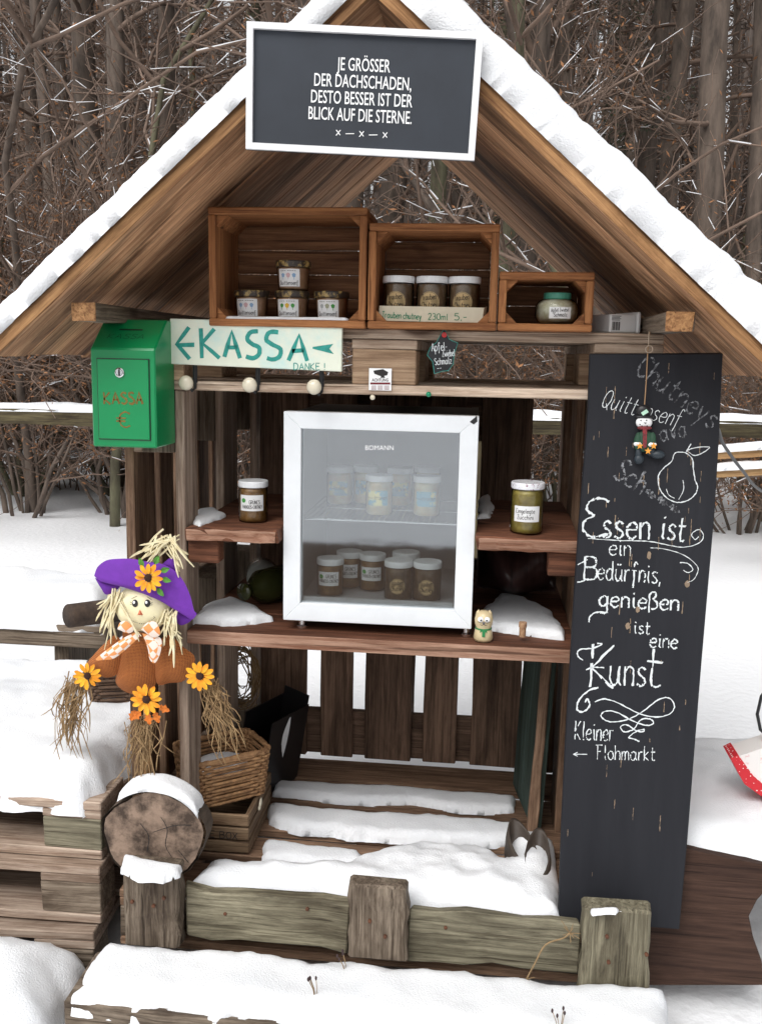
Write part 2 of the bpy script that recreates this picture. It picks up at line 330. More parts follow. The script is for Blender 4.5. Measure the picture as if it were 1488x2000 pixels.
# ------------------------------------------------------------------ setting: snow ground, leafy track, hill
def axis(a, b, near, n):
    t = np.linspace(-1, 1, n); s = np.sign(t)*np.abs(t)**2.6
    return np.where(s < 0, near+s*(near-a), near+s*(b-near))
gx = axis(-60, 60, 0, 170); gy = axis(-40, 80, .5, 190); X, Y = np.meshgrid(gx, gy, indexing='ij')
def gz(X, Y):
    X = np.asarray(X, float); Y = np.asarray(Y, float)
    z = .10*fbm(X*.7, Y*.7, 3)+.035*fbm(X*3.1, Y*3.1, 5)-.045
    near = np.exp(-((X/1.3)**2+((Y-.1)/.9)**2)); z = z*(1-.8*near)-.015*near
    return z+np.maximum(Y-13, 0)*.2
Z = gz(X, Y); n0, n1 = X.shape
mb = MB(); mb.add(list(zip(X.ravel(), Y.ravel(), Z.ravel())), [(i*n1+j, (i+1)*n1+j, (i+1)*n1+j+1, i*n1+j+1) for i in range(n0-1) for j in range(n1-1)])
gm = bpy.data.materials.new('snow_ground'); gm.use_nodes = True; n = gm.node_tree.nodes; l = gm.node_tree.links; b = n['Principled BSDF']; b.inputs['Roughness'].default_value = .8; b.inputs['Specular IOR Level'].default_value = .2
tc = n.new('ShaderNodeTexCoord'); sp = n.new('ShaderNodeSeparateXYZ'); l.new(tc.outputs['Object'], sp.inputs[0])
no = n.new('ShaderNodeTexNoise'); no.inputs['Scale'].default_value = 2.2; no.inputs['Detail'].default_value = 8; no.inputs['Roughness'].default_value = .7; l.new(tc.outputs['Object'], no.inputs[0])
def mrange(v, a, c, lo=0., hi=1.):
    r = n.new('ShaderNodeMapRange'); r.inputs['From Min'].default_value = a; r.inputs['From Max'].default_value = c; r.inputs['To Min'].default_value = lo; r.inputs['To Max'].default_value = hi; l.new(v, r.inputs[0]); return r.outputs[0]
def mth(op, a, c):
    r = n.new('ShaderNodeMath'); r.operation = op
    for i, q in enumerate((a, c)):
        if isinstance(q, (int, float)): r.inputs[i].default_value = q
        else: l.new(q, r.inputs[i])
    return r.outputs[0]
track = mth('MULTIPLY', mrange(sp.outputs[1], -5.6, -4.9), mrange(sp.outputs[1], -1.6, -2.4))      # trodden leafy track before the stand
wood_floor = mth('MULTIPLY', mrange(sp.outputs[1], 11, 16), .62)                                      # leaf litter under the trees
cov = mth('ADD', mth('MAXIMUM', mth('MULTIPLY', track, .75), wood_floor), mth('MULTIPLY', mth('SUBTRACT', no.outputs[0], .5), 1.1))
cov = mrange(cov, .33, .5)
lit = n.new('ShaderNodeTexNoise'); lit.inputs['Scale'].default_value = 30; lit.inputs['Detail'].default_value = 4; l.new(tc.outputs['Object'], lit.inputs[0])
rp = n.new('ShaderNodeValToRGB'); rp.color_ramp.elements[0].color = (.03, .02, .014, 1); rp.color_ramp.elements[1].color = (.16, .09, .05, 1); l.new(lit.outputs[0], rp.inputs[0])
mx = n.new('ShaderNodeMix'); mx.data_type = 'RGBA'; mx.inputs[6].default_value = (.82, .83, .85, 1); l.new(cov, mx.inputs[0]); l.new(rp.outputs[0], mx.inputs[7]); l.new(mx.outputs[2], b.inputs['Base Color'])
bp = n.new('ShaderNodeBump'); bp.inputs['Strength'].default_value = .4; bp.inputs['Distance'].default_value = .02; n2 = n.new('ShaderNodeTexNoise'); n2.inputs['Scale'].default_value = 25; n2.inputs['Detail'].default_value = 6
l.new(tc.outputs['Object'], n2.inputs[0]); l.new(n2.outputs[0], bp.inputs['Height']); l.new(bp.outputs[0], b.inputs['Normal'])
tag(mb.build('ground', gm, smooth=True), kind='structure')
# ------------------------------------------------------------------ the stand, built of pallets
Z0 = .19
def pallet(parent, name, M, md, ms, mbk, L=1.2, board='deck_board', skip=()):
    """pallet in local coords (x length, y .8, z height .144) placed by M; returns its frame part"""
    bx = (.0725, L/2, L-.0725); by = ((.05, .1), (.4, .145), (.75, .1))
    def T(p): return M @ Vector(p)
    R = M.to_3x3()
    mb = MB()
    for x in bx: mb.box((x-.0725, .002, .1005), (x+.0725, .798, .1215), M=M)
    fr = mb.build(name, ms, parent, bevel=.002, loc=M @ Vector((L/2, .4, .1)))
    for y, wd in by:
        plank('bottom_board', T((0, y, .0108)), T((L, y, .0108)), R @ Vector((0, 1, 0)), wd, .0215, ms, fr)
        for x in bx:
            if (x, y) in skip: continue
            plank('block', T((x-.072, y, .061)), T((x+.072, y, .061)), R @ Vector((0, 1, 0)), wd-.003, .077, mbk, fr, seg=1)
    for y, wd in ((.0725, .145), (.24, .1), (.4, .145), (.56, .1), (.7275, .145)):
        plank(board, T((0, y, .133)), T((L, y, .133)), R @ Vector((0, 1, 0)), wd, .0215, md, fr)
    return fr
def frame(o, x, y, z): return Matrix(((x[0], y[0], z[0], o[0]), (x[1], y[1], z[1], o[1]), (x[2], y[2], z[2], o[2]), (0, 0, 0, 1)))
st = thing('pallet_stand', (0, .3, 0), 'roofed roadside sales stand built of brown wooden pallets with snow on its roof', 'stand')
LS = 1.372-Z0
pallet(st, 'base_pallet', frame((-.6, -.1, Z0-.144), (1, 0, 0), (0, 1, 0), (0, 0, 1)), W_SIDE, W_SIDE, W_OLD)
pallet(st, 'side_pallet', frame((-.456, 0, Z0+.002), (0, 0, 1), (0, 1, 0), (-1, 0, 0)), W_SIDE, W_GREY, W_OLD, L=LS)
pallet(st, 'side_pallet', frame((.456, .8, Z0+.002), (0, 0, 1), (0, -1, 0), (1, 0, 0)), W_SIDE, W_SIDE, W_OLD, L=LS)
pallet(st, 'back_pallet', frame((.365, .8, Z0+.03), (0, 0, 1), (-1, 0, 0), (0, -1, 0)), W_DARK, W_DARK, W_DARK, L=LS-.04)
pallet(st, 'top_pallet', frame((-.6, 0, 1.374), (1, 0, 0), (0, 1, 0), (0, 0, 1)), W_LIGHT, W_LIGHT, W_LBLK)
# shelves
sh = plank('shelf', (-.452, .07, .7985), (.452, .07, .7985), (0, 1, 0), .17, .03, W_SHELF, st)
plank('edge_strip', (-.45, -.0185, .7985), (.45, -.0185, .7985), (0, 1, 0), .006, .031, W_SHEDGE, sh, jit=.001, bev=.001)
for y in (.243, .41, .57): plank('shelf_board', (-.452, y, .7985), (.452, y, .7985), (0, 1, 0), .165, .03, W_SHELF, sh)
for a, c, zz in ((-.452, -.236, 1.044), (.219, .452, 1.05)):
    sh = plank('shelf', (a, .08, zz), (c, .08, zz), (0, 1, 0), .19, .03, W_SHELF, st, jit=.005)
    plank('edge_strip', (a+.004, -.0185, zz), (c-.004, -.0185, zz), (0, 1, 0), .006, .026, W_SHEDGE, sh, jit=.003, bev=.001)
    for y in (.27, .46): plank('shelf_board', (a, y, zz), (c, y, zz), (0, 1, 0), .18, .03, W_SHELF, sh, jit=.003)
plank('shelf_bracket', (-.452, .03, 1.0), (-.38, .03, 1.0), (0, 1, 0), .05, .055, W_SHELF, st, seg=1)
plank('shelf_bracket', (.38, .03, 1.005), (.452, .03, 1.005), (0, 1, 0), .05, .055, W_SHELF, st, seg=1)
# roof: boards running from ridge to eave, felt, beams
RX, RZ, SLP = -.006, 2.156, .882; ang = math.atan(SLP); ca, sa = math.cos(ang), math.sin(ang)
for s, xe in ((-1, -.79), (1, .79)):
    Ln = abs(xe-RX)/ca; nrm = Vector((s*sa, 0, ca)); dn = Vector((s*ca, 0, -sa))
    def rp_(d, y, h): return Vector((RX, y, RZ))+dn*d-nrm*h
    mbf = MB(); 
    vs = [rp_(d, y, hh) for d in (.0, Ln+.006) for y in (-.246, .946) for hh in (-.003, .0015)]
    mbf.add(vs, [(0, 1, 3, 2), (4, 6, 7, 5), (0, 4, 5, 1), (2, 3, 7, 6), (0, 2, 6, 4), (1, 5, 7, 3)])
    rf = mbf.build('roof', mat('roof_felt', (.035, .03, .028), .9, var=.4, scale=30, bump=.4), st)
    ys = -.25; k = 0
    for wd in (.13, .16, .145, .17, .15, .145, .16, .14):
        plank('roof_board', rp_(.001 if s < 0 else .03, ys+wd/2, .0165), rp_(Ln+random.uniform(-.006, .004), ys+wd/2, .0165), (0, 1, 0), wd-.003, .028, W_ROOF, rf, jit=.002); ys += wd; k += 1
for s, xe in ((-1, -.79), (1, .79)):
    dn = Vector((s*ca, 0, -sa)); nm_ = Vector((s*sa, 0, ca)); o_ = Vector((RX, -.2535, RZ))-nm_*.0165; plank('verge_strip', o_+dn*(.002 if s < 0 else .03), o_+dn*(abs(xe-RX)/ca-.004), nm_, .031, .004, W_FASC, st, jit=.001, bev=.0008, seg=14)
plank('roof_beam', (-.59, -.22, 1.5365), (-.59, .9, 1.5365), (1, 0, 0), .05, .036, W_OLD, st)
plank('roof_beam', (.59, -.2, 1.5365), (.59, .9, 1.5365), (1, 0, 0), .054, .036, W_OLD, st)
for x, y in ((-.59, -.222), (.59, -.202)): plank('beam_end', (x, y-.003, 1.5365), (x, y, 1.5365), (1, 0, 0), .051, .037, W_FASC, st, seg=1, bev=.001)
# snow on the roof (slabs built flat, then laid on the slopes)
for s, xe, T in ((-1, -.79, .04), (1, .79, .065)):
    Ln = abs(xe-RX)/ca
    def lay(v, s=s): return Vector((RX, v.y, RZ+.004))+Vector((s*ca, 0, -sa))*v.x+Vector((s*sa, 0, ca))*v.z
    snow('roof_snow', [(-.05, -.264), (Ln+.014, -.264), (Ln+.012, .96), (-.05, .96)], 0, T, res=.009, rim=.03, amp=.13, seed=4+s, rag=.0055, fn=lay, freq=26, drop=.012,
         label='snow lying on the left slope of the stand roof' if s < 0 else 'thick snow lying on the right slope of the stand roof')
# ------------------------------------------------------------------ slate sign with white frame at the gable
sg = thing('slogan_sign', (0, -.27, 1.8), 'dark slate coloured sign with white frame and white capital lettering on the gable', 'sign')
c00 = P(484, 44, -.285); c10 = P(944, 66, -.285); c01 = P(482, 292, -.285); c11 = P(926, 315, -.285)
def sgn(u, v, off=0.):  # u,v 0..1 from top left
    p = c00*(1-u)*(1-v)+c10*u*(1-v)+c01*(1-u)*v+c11*u*v; return p+Vector((0, -off, 0))
mb = MB(); mb.add([sgn(u, v, o) for o in (-.006, .0) for u, v in ((0, 0), (1, 0), (1, 1), (0, 1))], [(0, 1, 2, 3), (4, 7, 6, 5), (0, 4, 5, 1), (1, 5, 6, 2), (2, 6, 7, 3), (3, 7, 4, 0)])
mb.build('sign_panel', mat('slate_paint', (.026, .033, .046), .7, var=.3, scale=5, bump=.08), sg)
mb = MB(); e, f = .028, .052
for a, bq, c, d in (((0, 0), (1, 0), (1-e, f), (e, f)), ((1, 0), (1, 1), (1-e, 1-f), (1-e, f)), ((1, 1), (0, 1), (e, 1-f), (1-e, 1-f)), ((0, 1), (0, 0), (e, f), (e, 1-f))):
    mb.add([sgn(*q, o) for o in (.0, .008) for q in (a, bq, c, d)], [(0, 1, 2, 3), (4, 7, 6, 5), (0, 4, 5, 1), (1, 5, 6, 2), (2, 6, 7, 3), (3, 7, 4, 0)])
mb.build('sign_frame', mat('white_paint', (.8, .81, .83), .5, var=.12, scale=20), sg)
WHITE = mat('white_print', (.85, .86, .87), .6)
SW = (c10-c00).length; SH = (c01-c00).length
def sgm(u, v): return sgn(u/SW, -v/SH, .0012)
for i, t in enumerate(('JE GRÖSSER', 'DER DACHSCHADEN,', 'DESTO BESSER IST DER', 'BLICK AUF DIE STERNE.')):
    printed('lettering', t, sgm, SW*(.505-.003*i), -SH*(.335+.132*i), SH*.104, WHITE, sg, sx=.58, bold=.006)
mb = MB()
for k in range(5):
    u = SW*(.405+.051*k); v = -SH*.83
    if k % 2 == 0:
        ribbon(mb, [(u-.004, v-.005), (u+.004, v+.005)], .0016, sgm); ribbon(mb, [(u-.004, v+.005), (u+.004, v-.004)], .0016, sgm)
    else: ribbon(mb, [(u-.008, v-.001), (u+.008, v)], .0014, sgm)
mb.build('lettering', WHITE, sg)
# ------------------------------------------------------------------ green cash box
GREEN = mat('green_enamel', (.0, .24, .075), .3, var=.12, scale=6, spec=.5)
bx = thing('cash_box', (-.555, -.1, 1.25), 'green metal cash box with keyhole and slot on the stand post', 'cash box')
a = P(183, 872, -.13); b2 = P(306, 876, -.13); t1 = P(176, 680, -.13); t2 = P(304, 682, -.13); ct = P(190, 628, -.045)
x0, x1 = (a.x+t1.x)/2, (b2.x+t2.x)/2; zb = a.z; zs = t1.z; zt = 1.528
mb = MB(); prof = [(-.13, zb), (-.13, zs), (-.05, zt), (-.004, zt), (-.004, zb)]
vs = [(x, y, z) for x in (x0, x1) for y, z in prof]; mb.add(vs, [(0, 1, 2, 3, 4), (9, 8, 7, 6, 5)]+[(i, 5+i, 5+(i+1) % 5, (i+1) % 5) for i in range(5)])
mb.build('box_body', GREEN, bx, bevel=.003)
dx0, dx1, dz0, dz1 = x0+.016, x1-.014, zb+.018, zs-.022
mb = MB(); mb.box((dx0-.0018, -.1312, dz0-.0018), (dx1+.0018, -.1302, dz1+.0018)); mb.build('door_gap', BLACK, bx)
mb = MB(); mb.box((dx0, -.1345, dz0), (dx1, -.1303, dz1)); dr = mb.build('door', GREEN, bx, bevel=.0012)
cxm = (dx0+dx1)/2; mb = MB(); My = Matrix.Rotation(math.pi/2, 4, 'X')
lk = Matrix.Translation((cxm-.006, -.1345, dz1-.028)) @ My
mb.lathe([(.0105, 0), (.0105, .004), (.008, .006), (.0065, .0045)], 20, M=lk); lo = mb.build('lock', mat('chrome', (.75, .76, .78), .2, metal=1), dr, smooth=False)
mb = MB(); mb.box((cxm-.0072, -.1415, dz1-.034), (cxm-.0048, -.1385, dz1-.022)); mb.build('keyhole', BLACK, lo)
sv = Vector((0, .08, zt-zs)).normalized()
def slope(u, v): return Vector((u, -.13, zs))+sv*v+Vector((0, -sv.z, sv.y))*.0008
mb = MB(); mb.add([slope(cxm+u, v) for u, v in ((-.026, .063), (.026, .063), (.026, .0675), (-.026, .0675))], [(0, 1, 2, 3)]); mb.build('coin_slot', BLACK, bx)
mb = MB(); write(mb, 'KASSA', cxm-.045, .034, cxm+.035, .034, .016, .0012, slope, .3, .2); mb.build('lettering', mat('scratch_dark', (.01, .06, .03), .7), bx)
BRN = mat('brown_paint', (.2, .13, .02), .7, var=.3, scale=60)
df = lambda u, v: Vector((u, -.1349, v)); mb = MB()
write(mb, 'KASSA', cxm-.042, dz0+.075, cxm+.043, dz0+.077, .025, .0042, df, .5, block=True); write(mb, '<', cxm-.014, dz0+.026, cxm+.014, dz0+.026, .033, .0032, df, .4); mb.build('lettering', BRN, dr)
# ------------------------------------------------------------------ hand painted KASSA board and coat hooks
kb = thing('arrow_sign', (-.28, -.02, 1.42), 'pale hand painted board with turquoise KASSA lettering and arrow', 'sign')
k00 = P(332, 622, -.024); k10 = P(668, 632, -.024); k01 = P(334, 711, -.024); k11 = P(667, 726, -.024)
KW = (k10-k00).length
def kas(px, py, off=.0006):
    p = P(px, py, -.024); return p+Vector((0, -off, 0))
mb = MB(); mb.add([q+Vector((0, o, 0)) for o in (0, .016) for q in (k00, k10, k11, k01)], [(0, 1, 2, 3), (4, 7, 6, 5), (0, 4, 5, 1), (1, 5, 6, 2), (2, 6, 7, 3), (3, 7, 4, 0)])
mb.build('board', mat('pale_paint', (.74, .78, .66), .7, col2=(.5, .72, .68), scale=7, bump=.2, bscale=90, thr=(.28, .5)), kb, bevel=.0015)
TUR = mat('turquoise_paint', (.02, .33, .28), .6, var=.35, scale=80)
mb = MB()
def zk(X, Y): return (160+X/2.8615, 600+Y/2.8615)
def kpoly(pts, wd):
    ribbon(mb, [zk(*p) for p in pts], wd, kas, .1)
for s in ([(600, 112), (532, 205), (603, 290)], [(540, 212), (630, 210)], [(665, 118), (672, 285)], [(742, 122), (675, 200), (770, 285)], [(798, 278), (838, 135), (885, 285)], [(815, 225), (870, 225)],
          [(1155, 298), (1215, 155), (1260, 300)], [(1175, 245), (1245, 240)]): kpoly(s, 8)
for s in ([(985, 135), (945, 140), (925, 175), (950, 205), (990, 225), (990, 265), (955, 285), (918, 275)], [(1098, 140), (1050, 140), (1030, 180), (1060, 205), (1110, 235), (1105, 275), (1070, 292), (1035, 285)]): kpoly(cr(s, 4), 8.5)
q = [zk(*p) for p in ((1290, 222), (1405, 205), (1383, 232), (1408, 262), (1290, 232))]; mb.add([kas(*p) for p in q], [(0, 1, 2, 3, 4)])
st_, wdt = strokes('DANKE !', True)
for s in st_: ribbon(mb, [(574+x*60/wdt+.0, 722.5-y*1.32) for x, y in s], 1.6, kas, .2)
mb.build('lettering', TUR, kb)
CREAM = mat('cream_ceramic', (.72, .66, .52), .2, var=.1, scale=30, coat=.3)
for i, (px, py) in enumerate(((363, 748), (487, 752), (613, 756))):
    p = P(px, py, -.035); ck = thing('coat_hook', (p.x, 0, p.z), 'black coat hook with cream ceramic knob below the %s of the painted board' % ('left end', 'middle', 'right end')[i], 'coat hook', 'coat hooks under the painted board')
    mb = MB(); mb.tube([(p.x+.012, -.0035, p.z+.04), (p.x+.012, -.0035, p.z-.012), (p.x+.008, -.012, p.z-.018), (p.x, -.02, p.z-.006)], .0035, 8); mb.box((p.x+.007, -.004, p.z+.0), (p.x+.017, -.0005, p.z+.05)); mb.build('bracket', BLACK, ck)
    mb = MB(); M = Matrix.Translation((p.x, -.02, p.z)) @ My; mb.lathe([(.006, 0), (.0155, .006), (.017, .013), (.014, .02), (.006, .0235), (.001, .024)], 20, M=M); mb.build('knob', CREAM, ck, smooth=True)
# ------------------------------------------------------------------ jars
GLASS = bpy.data.materials.new('jar_glass'); GLASS.use_nodes = True
_n = GLASS.node_tree.nodes; _l = GLASS.node_tree.links; _n.remove(_n['Principled BSDF'])
_t = _n.new('ShaderNodeBsdfTransparent'); _t.inputs[0].default_value = (.93, .95, .94, 1); _g = _n.new('ShaderNodeBsdfGlossy'); _g.inputs['Roughness'].default_value = .05; _f = _n.new('ShaderNodeFresnel'); _f.inputs[0].default_value = 1.5
_x = _n.new('ShaderNodeMixShader'); _l.new(_f.outputs[0], _x.inputs[0]); _l.new(_t.outputs[0], _x.inputs[1]); _l.new(_g.outputs[0], _x.inputs[2]); _l.new(_x.outputs[0], _n['Material Output'].inputs[0])
PAPER = mat('paper_white', (.78, .79, .8), .8, var=.08, scale=40); KRAFT = mat('paper_kraft', (.56, .4, .2), .8, var=.15, scale=60)
INK = mat('ink_black', (.02, .018, .018), .8); LIDW = mat('lid_white', (.8, .82, .84), .35, var=.1, scale=50)
LIDP = mat('lid_fruit_print', (.36, .25, .09), .35, col2=(.035, .025, .02), scale=70, thr=(.5, .62)); LIDG = mat('lid_green', (.06, .27, .19), .4)
LIDB = mat('lid_dots', (.75, .76, .8), .35, col2=(.2, .04, .1), scale=120, thr=(.36, .42))
CH_B = mat('chutney_brown', (.4, .21, .06), .35, col2=(.22, .1, .025), scale=70); CH_D = mat('chutney_dark', (.24, .15, .085), .35, col2=(.13, .075, .04), scale=60)
MUST = mat('quince_mustard', (.48, .28, .17), .4, col2=(.36, .19, .1), scale=50); LARD = mat('apple_lard', (.75, .73, .62), .4, col2=(.42, .38, .22), scale=45)
ZUC = mat('pickled_zucchini', (.5, .4, .1), .3, col2=(.3, .22, .05), scale=45); LEM = mat('pickled_lemon', (.85, .6, .3), .35, col2=(.9, .85, .62), scale=35)
LEMLAB = mat('lemon_label', (.8, .74, .3), .8, col2=(.16, .42, .55), scale=38, thr=(.5, .55)); GRN = mat('print_green', (.06, .3, .06), .8); BLU = mat('print_blue', (.25, .4, .6), .8); YEL = mat('print_yellow', (.7, .45, .05), .8)
def jar(loc, r, h, content, lid, lab, label, group, rot=0, taper=0, bulge=0, name='jar'):
    """glass jar at loc (base centre): contents, glass, lid, label with writing"""
    x, y, z = loc; t = thing(name, loc, label, 'jar', group); lh = .013; bh = h-lh
    def rr(f): return r*(1-taper*(1-f))*(1-bulge*(2*f-1)**4*.35)
    fr = (0, .04, .12, .3, .5, .7, .86, .94, 1)
    def prof(k, top): return [(max(.001, rr(f)*k*(.86 if f == 0 else 1)*(1 if f < .9 or bulge else (.97 if f < 1 else .9))), f*bh*top) for f in fr]
    mb = MB(); p = prof(.955, .93); mb.lathe([(a, b_+.002) for a, b_ in p], 28, c=loc); mb.build('contents', content, t, smooth=True)
    mb = MB(); mb.lathe(prof(1, 1), 28, c=loc, cap=False); mb.build('glass', GLASS, t, smooth=True)
    rl = rr(1)*(1.04 if not bulge else .98); mb = MB(); mb.lathe([(rl*.98, bh-.002), (rl, bh), (rl, bh+lh-.003), (rl*.97, bh+lh-.0005), (rl*.85, bh+lh-.001), (.001, bh+lh-.0012)], 28, c=loc); mb.build('lid', lid, t)
    if not lab: return t
    kind, z0, z1, half = lab[:4]
    def cyl(off):
        def fn(u, v):  # u along the circumference (m), v height
            R = rr(min(1, max(0, v/bh)))+off; a = u/R+rot; return Vector((x+R*math.sin(a), y-R*math.cos(a), z+v))
        return fn
    mb = MB(); N = 12; fn = cyl(.0008)
    if kind == 'round':
        zc = (z0+z1)/2; R0 = (z1-z0)/2; vs = [fn(0, zc)]+[fn(R0*math.cos(2*math.pi*k/24)*1.03, zc+R0*math.sin(2*math.pi*k/24)) for k in range(24)]
        mb.add(vs, [(0, 1+k, 1+(k+1) % 24) for k in range(24)]); lb = mb.build('paper_label', KRAFT, t)
        mb = MB(); ribbon(mb, [(R0*.93*math.cos(2*math.pi*k/24)*1.03, zc+R0*.93*math.sin(2*math.pi*k/24)) for k in range(25)], .0006, cyl(.0013))
    else:
        vs = [fn(-half+2*half*k/N, zz) for zz in (z0, (z0+z1)/2, z1) for k in range(N+1)]
        mb.add(vs, [(j*(N+1)+k, j*(N+1)+k+1, (j+1)*(N+1)+k+1, (j+1)*(N+1)+k) for j in range(2) for k in range(N)]); lb = mb.build('paper_label', LEMLAB if kind == 'lemon' else PAPER, t); mb = MB()
    f2 = cyl(.0014)
    for txt, u0, v0, u1, v1, hh, wd in lab[4]: write(mb, txt, u0, v0, u1, v1, hh, wd, f2, .1)
    mb.build('lettering', INK, lb)
    if kind == 'tomato':
        mb = MB(); vs = [f2(-half*.68+.0058*math.cos(a), z0+(z1-z0)*.66+.0055*math.sin(a)) for a in [2*math.pi*k/14 for k in range(14)]]; mb.add(vs, [tuple(range(14))]); mb.build('tomato_print', GRN, lb)
    if kind == 'tree':
        for k, (uu, mm) in enumerate(((-.5, lab[5][0]), (0, lab[5][1]), (.5, lab[5][2]))):
            mb = MB(); vc = z0+(z1-z0)*.64; rad = .0042 if k != 1 else .0048
            mb.add([f2(half*uu+rad*(1+.18*math.sin(5*a))*math.cos(a), vc+rad*math.sin(a)*1.1) for a in [2*math.pi*q/15 for q in range(15)]], [tuple(range(15))])
            ribbon(mb, [(half*uu, vc-.004), (half*uu, vc-.0095)], .0011, f2); mb.build('fruit_print' if k == 1 else 'tree_print', mm, lb)
    return t
# ------------------------------------------------------------------ three small crates on top of the stand
ZT = 1.5182
def small_crate(px0, px1, pyt, label):
    x0 = P(px0, 600, -.03).x; x1 = P(px1, 600, -.03).x; z1 = P((px0+px1)/2, pyt, -.03).z; z0 = ZT; D = .2; th = .016; y0 = -.03
    t = thing('wooden_crate', ((x0+x1)/2, y0+D/2, z0), label, 'crate', 'small crates on the top shelf')
    plank('top_board', (x0, y0+D/2, z1-th/2), (x1, y0+D/2, z1-th/2), (0, 1, 0), D, th, W_CRATE, t, jit=.0006)
    plank('bottom_board', (x0, y0+D/2, z0+th/2), (x1, y0+D/2, z0+th/2), (0, 1, 0), D, th, W_CRATE, t, jit=.0006)
    for x in (x0+th/2, x1-th/2): plank('side_board', (x, y0+D/2, z0+th+.0005), (x, y0+D/2, z1-th-.0005), (0, 1, 0), D-.001, th, W_CRATE, t, jit=.0006)
    n_ = max(2, round((z1-z0-2*th)/.055)); hh = (z1-z0-2*th)/n_
    for k in range(n_): plank('back_board', (x0+th+.001, y0+D-.006, z0+th+hh*(k+.5)), (x1-th-.001, y0+D-.006, z0+th+hh*(k+.5)), (0, 0, 1), hh-.0022, .009, W_CRIN, t, jit=.0006)
    c = .024
    for x, sx in ((x0+th, 1), (x1-th, -1)):
        for z, sz in ((z0+th, 1), (z1-th, -1)):
            mb = MB(); vs = [(x+sx*.0005, yy, z+sz*.0005) for yy in (y0+.012, y0+D-.012)]+[(x+sx*c, yy, z+sz*.0005) for yy in (y0+.012, y0+D-.012)]+[(x+sx*.0005, yy, z+sz*c) for yy in (y0+.012, y0+D-.012)]
            mb.add(vs, [(0, 2, 4), (1, 5, 3), (0, 1, 3, 2), (2, 3, 5, 4), (4, 5, 1, 0)]); mb.build('corner_wedge', W_CRATE, t)
    return x0, x1, z0+th, z1
small_crate(408, 714, 404, 'largest orange brown wooden crate on the top shelf holding four mustard jars')
small_crate(718, 970, 436, 'square orange brown wooden crate on the top shelf holding three chutney jars')
small_crate(973, 1158, 531, 'smallest orange brown wooden crate on the top shelf holding a green lidded jar')
ZF = ZT+.0165
gq = [GRN, YEL, GRN]; gf = [BLU, mat('print_pink', (.6, .4, .42), .8), BLU]; gg = [mat('print_grey', (.4, .42, .42), .8), mat('print_olive', (.35, .36, .25), .8), GRN]
for px, y, z, cols, lb_ in ((492, .065, ZF, gf, 'short mustard jar with faded label standing at the left end in the largest crate'), (571, .065, ZF, gq, 'short mustard jar with brightly drawn label under the stacked jar'), (648, .065, ZF, gg, 'short mustard jar with grey label beside the stacked pair'), (573, .067, None, gf, 'short mustard jar stacked on top of another in the largest crate')):
    h = .066
    if z is None: z = ZF+h+.0005
    jar((P(px, 600, y).x, y, z), .0385, h, MUST, LIDP, ('tree', .008, .046, .026, [('Quittensenf', -.022, .0115, .022, .0115, .009, .0009), ('~~~ ~~~~', -.02, .0405, .018, .0405, .004, .0005)], cols), lb_, 'quince mustard jars in the largest crate', rot=-.12, taper=.14)
for i, px in enumerate((778, 843, 906)):
    jar((P(px, 590, .045).x, .045, ZF), .0345, .1, CH_D, LIDW, ('round', .022, .066, 0, [('Trauben', -.017, .047, .015, .05, .012, .001), ('Chutney', -.017, .031, .018, .033, .012, .001)]),
        'dark chutney jar with white lid behind the price strip, %s' % ('left of three', 'middle of three', 'right of three')[i], 'grape chutney jars in the square crate', rot=-.1)
jar((P(1087, 600, .04).x, .04, ZF), .047, .068, LARD, LIDG, ('wavy', .012, .036, .024, [('Apfel Zwiebel', -.02, .025, .019, .027, .008, .0008), ('Schmalz', -.014, .0155, .015, .0165, .008, .0008)]), 'squat jar of pale lard with green lid in the smallest crate', None, rot=.1, bulge=1)
cs = thing('price_strip', (.1, 0, ZF), 'white cardboard price strip with green handwriting before the chutney jars', 'price strip')
s00 = P(741, 597, .0); s10 = P(945, 601, .0); s11 = P(941, 631, .0); s01 = P(739, 626, .0)
mb = MB(); mb.add([q+Vector((0, o, 0)) for o in (0, .004) for q in (s00, s10, s11, s01)], [(0, 1, 2, 3), (4, 7, 6, 5), (0, 4, 5, 1), (1, 5, 6, 2), (2, 6, 7, 3), (3, 7, 4, 0)])
mb.add([s10, s10+Vector((.006, .02, .004)), s11+Vector((.006, .02, .004)), s11], [(0, 1, 2, 3)]); mb.build('card', mat('cardboard_pale', (.68, .62, .48), .8, var=.12, scale=25), cs)
mb = MB(); fs_ = lambda px, py: P(px, py, -.0008)
def wpx(mb, txt, x0, y0, x1, y1, h, wd, fn, rough=.1, slant=0, block=False): write(mb, txt, x0, -y0, x1, -y1, h, wd, lambda u, v: fn(u, -v), rough, slant, block)
wpx(mb, 'Trauben chutney', 746, 620, 822, 624, 12, 1.3, fs_); wpx(mb, '230ml'.replace('ml', 'ml'), 836, 624, 874, 625, 12, 1.3, fs_); wpx(mb, '5,-', 887, 625, 911, 625, 13, 1.4, fs_); mb.build('lettering', mat('green_pen', (.0, .2, .1), .8), cs)
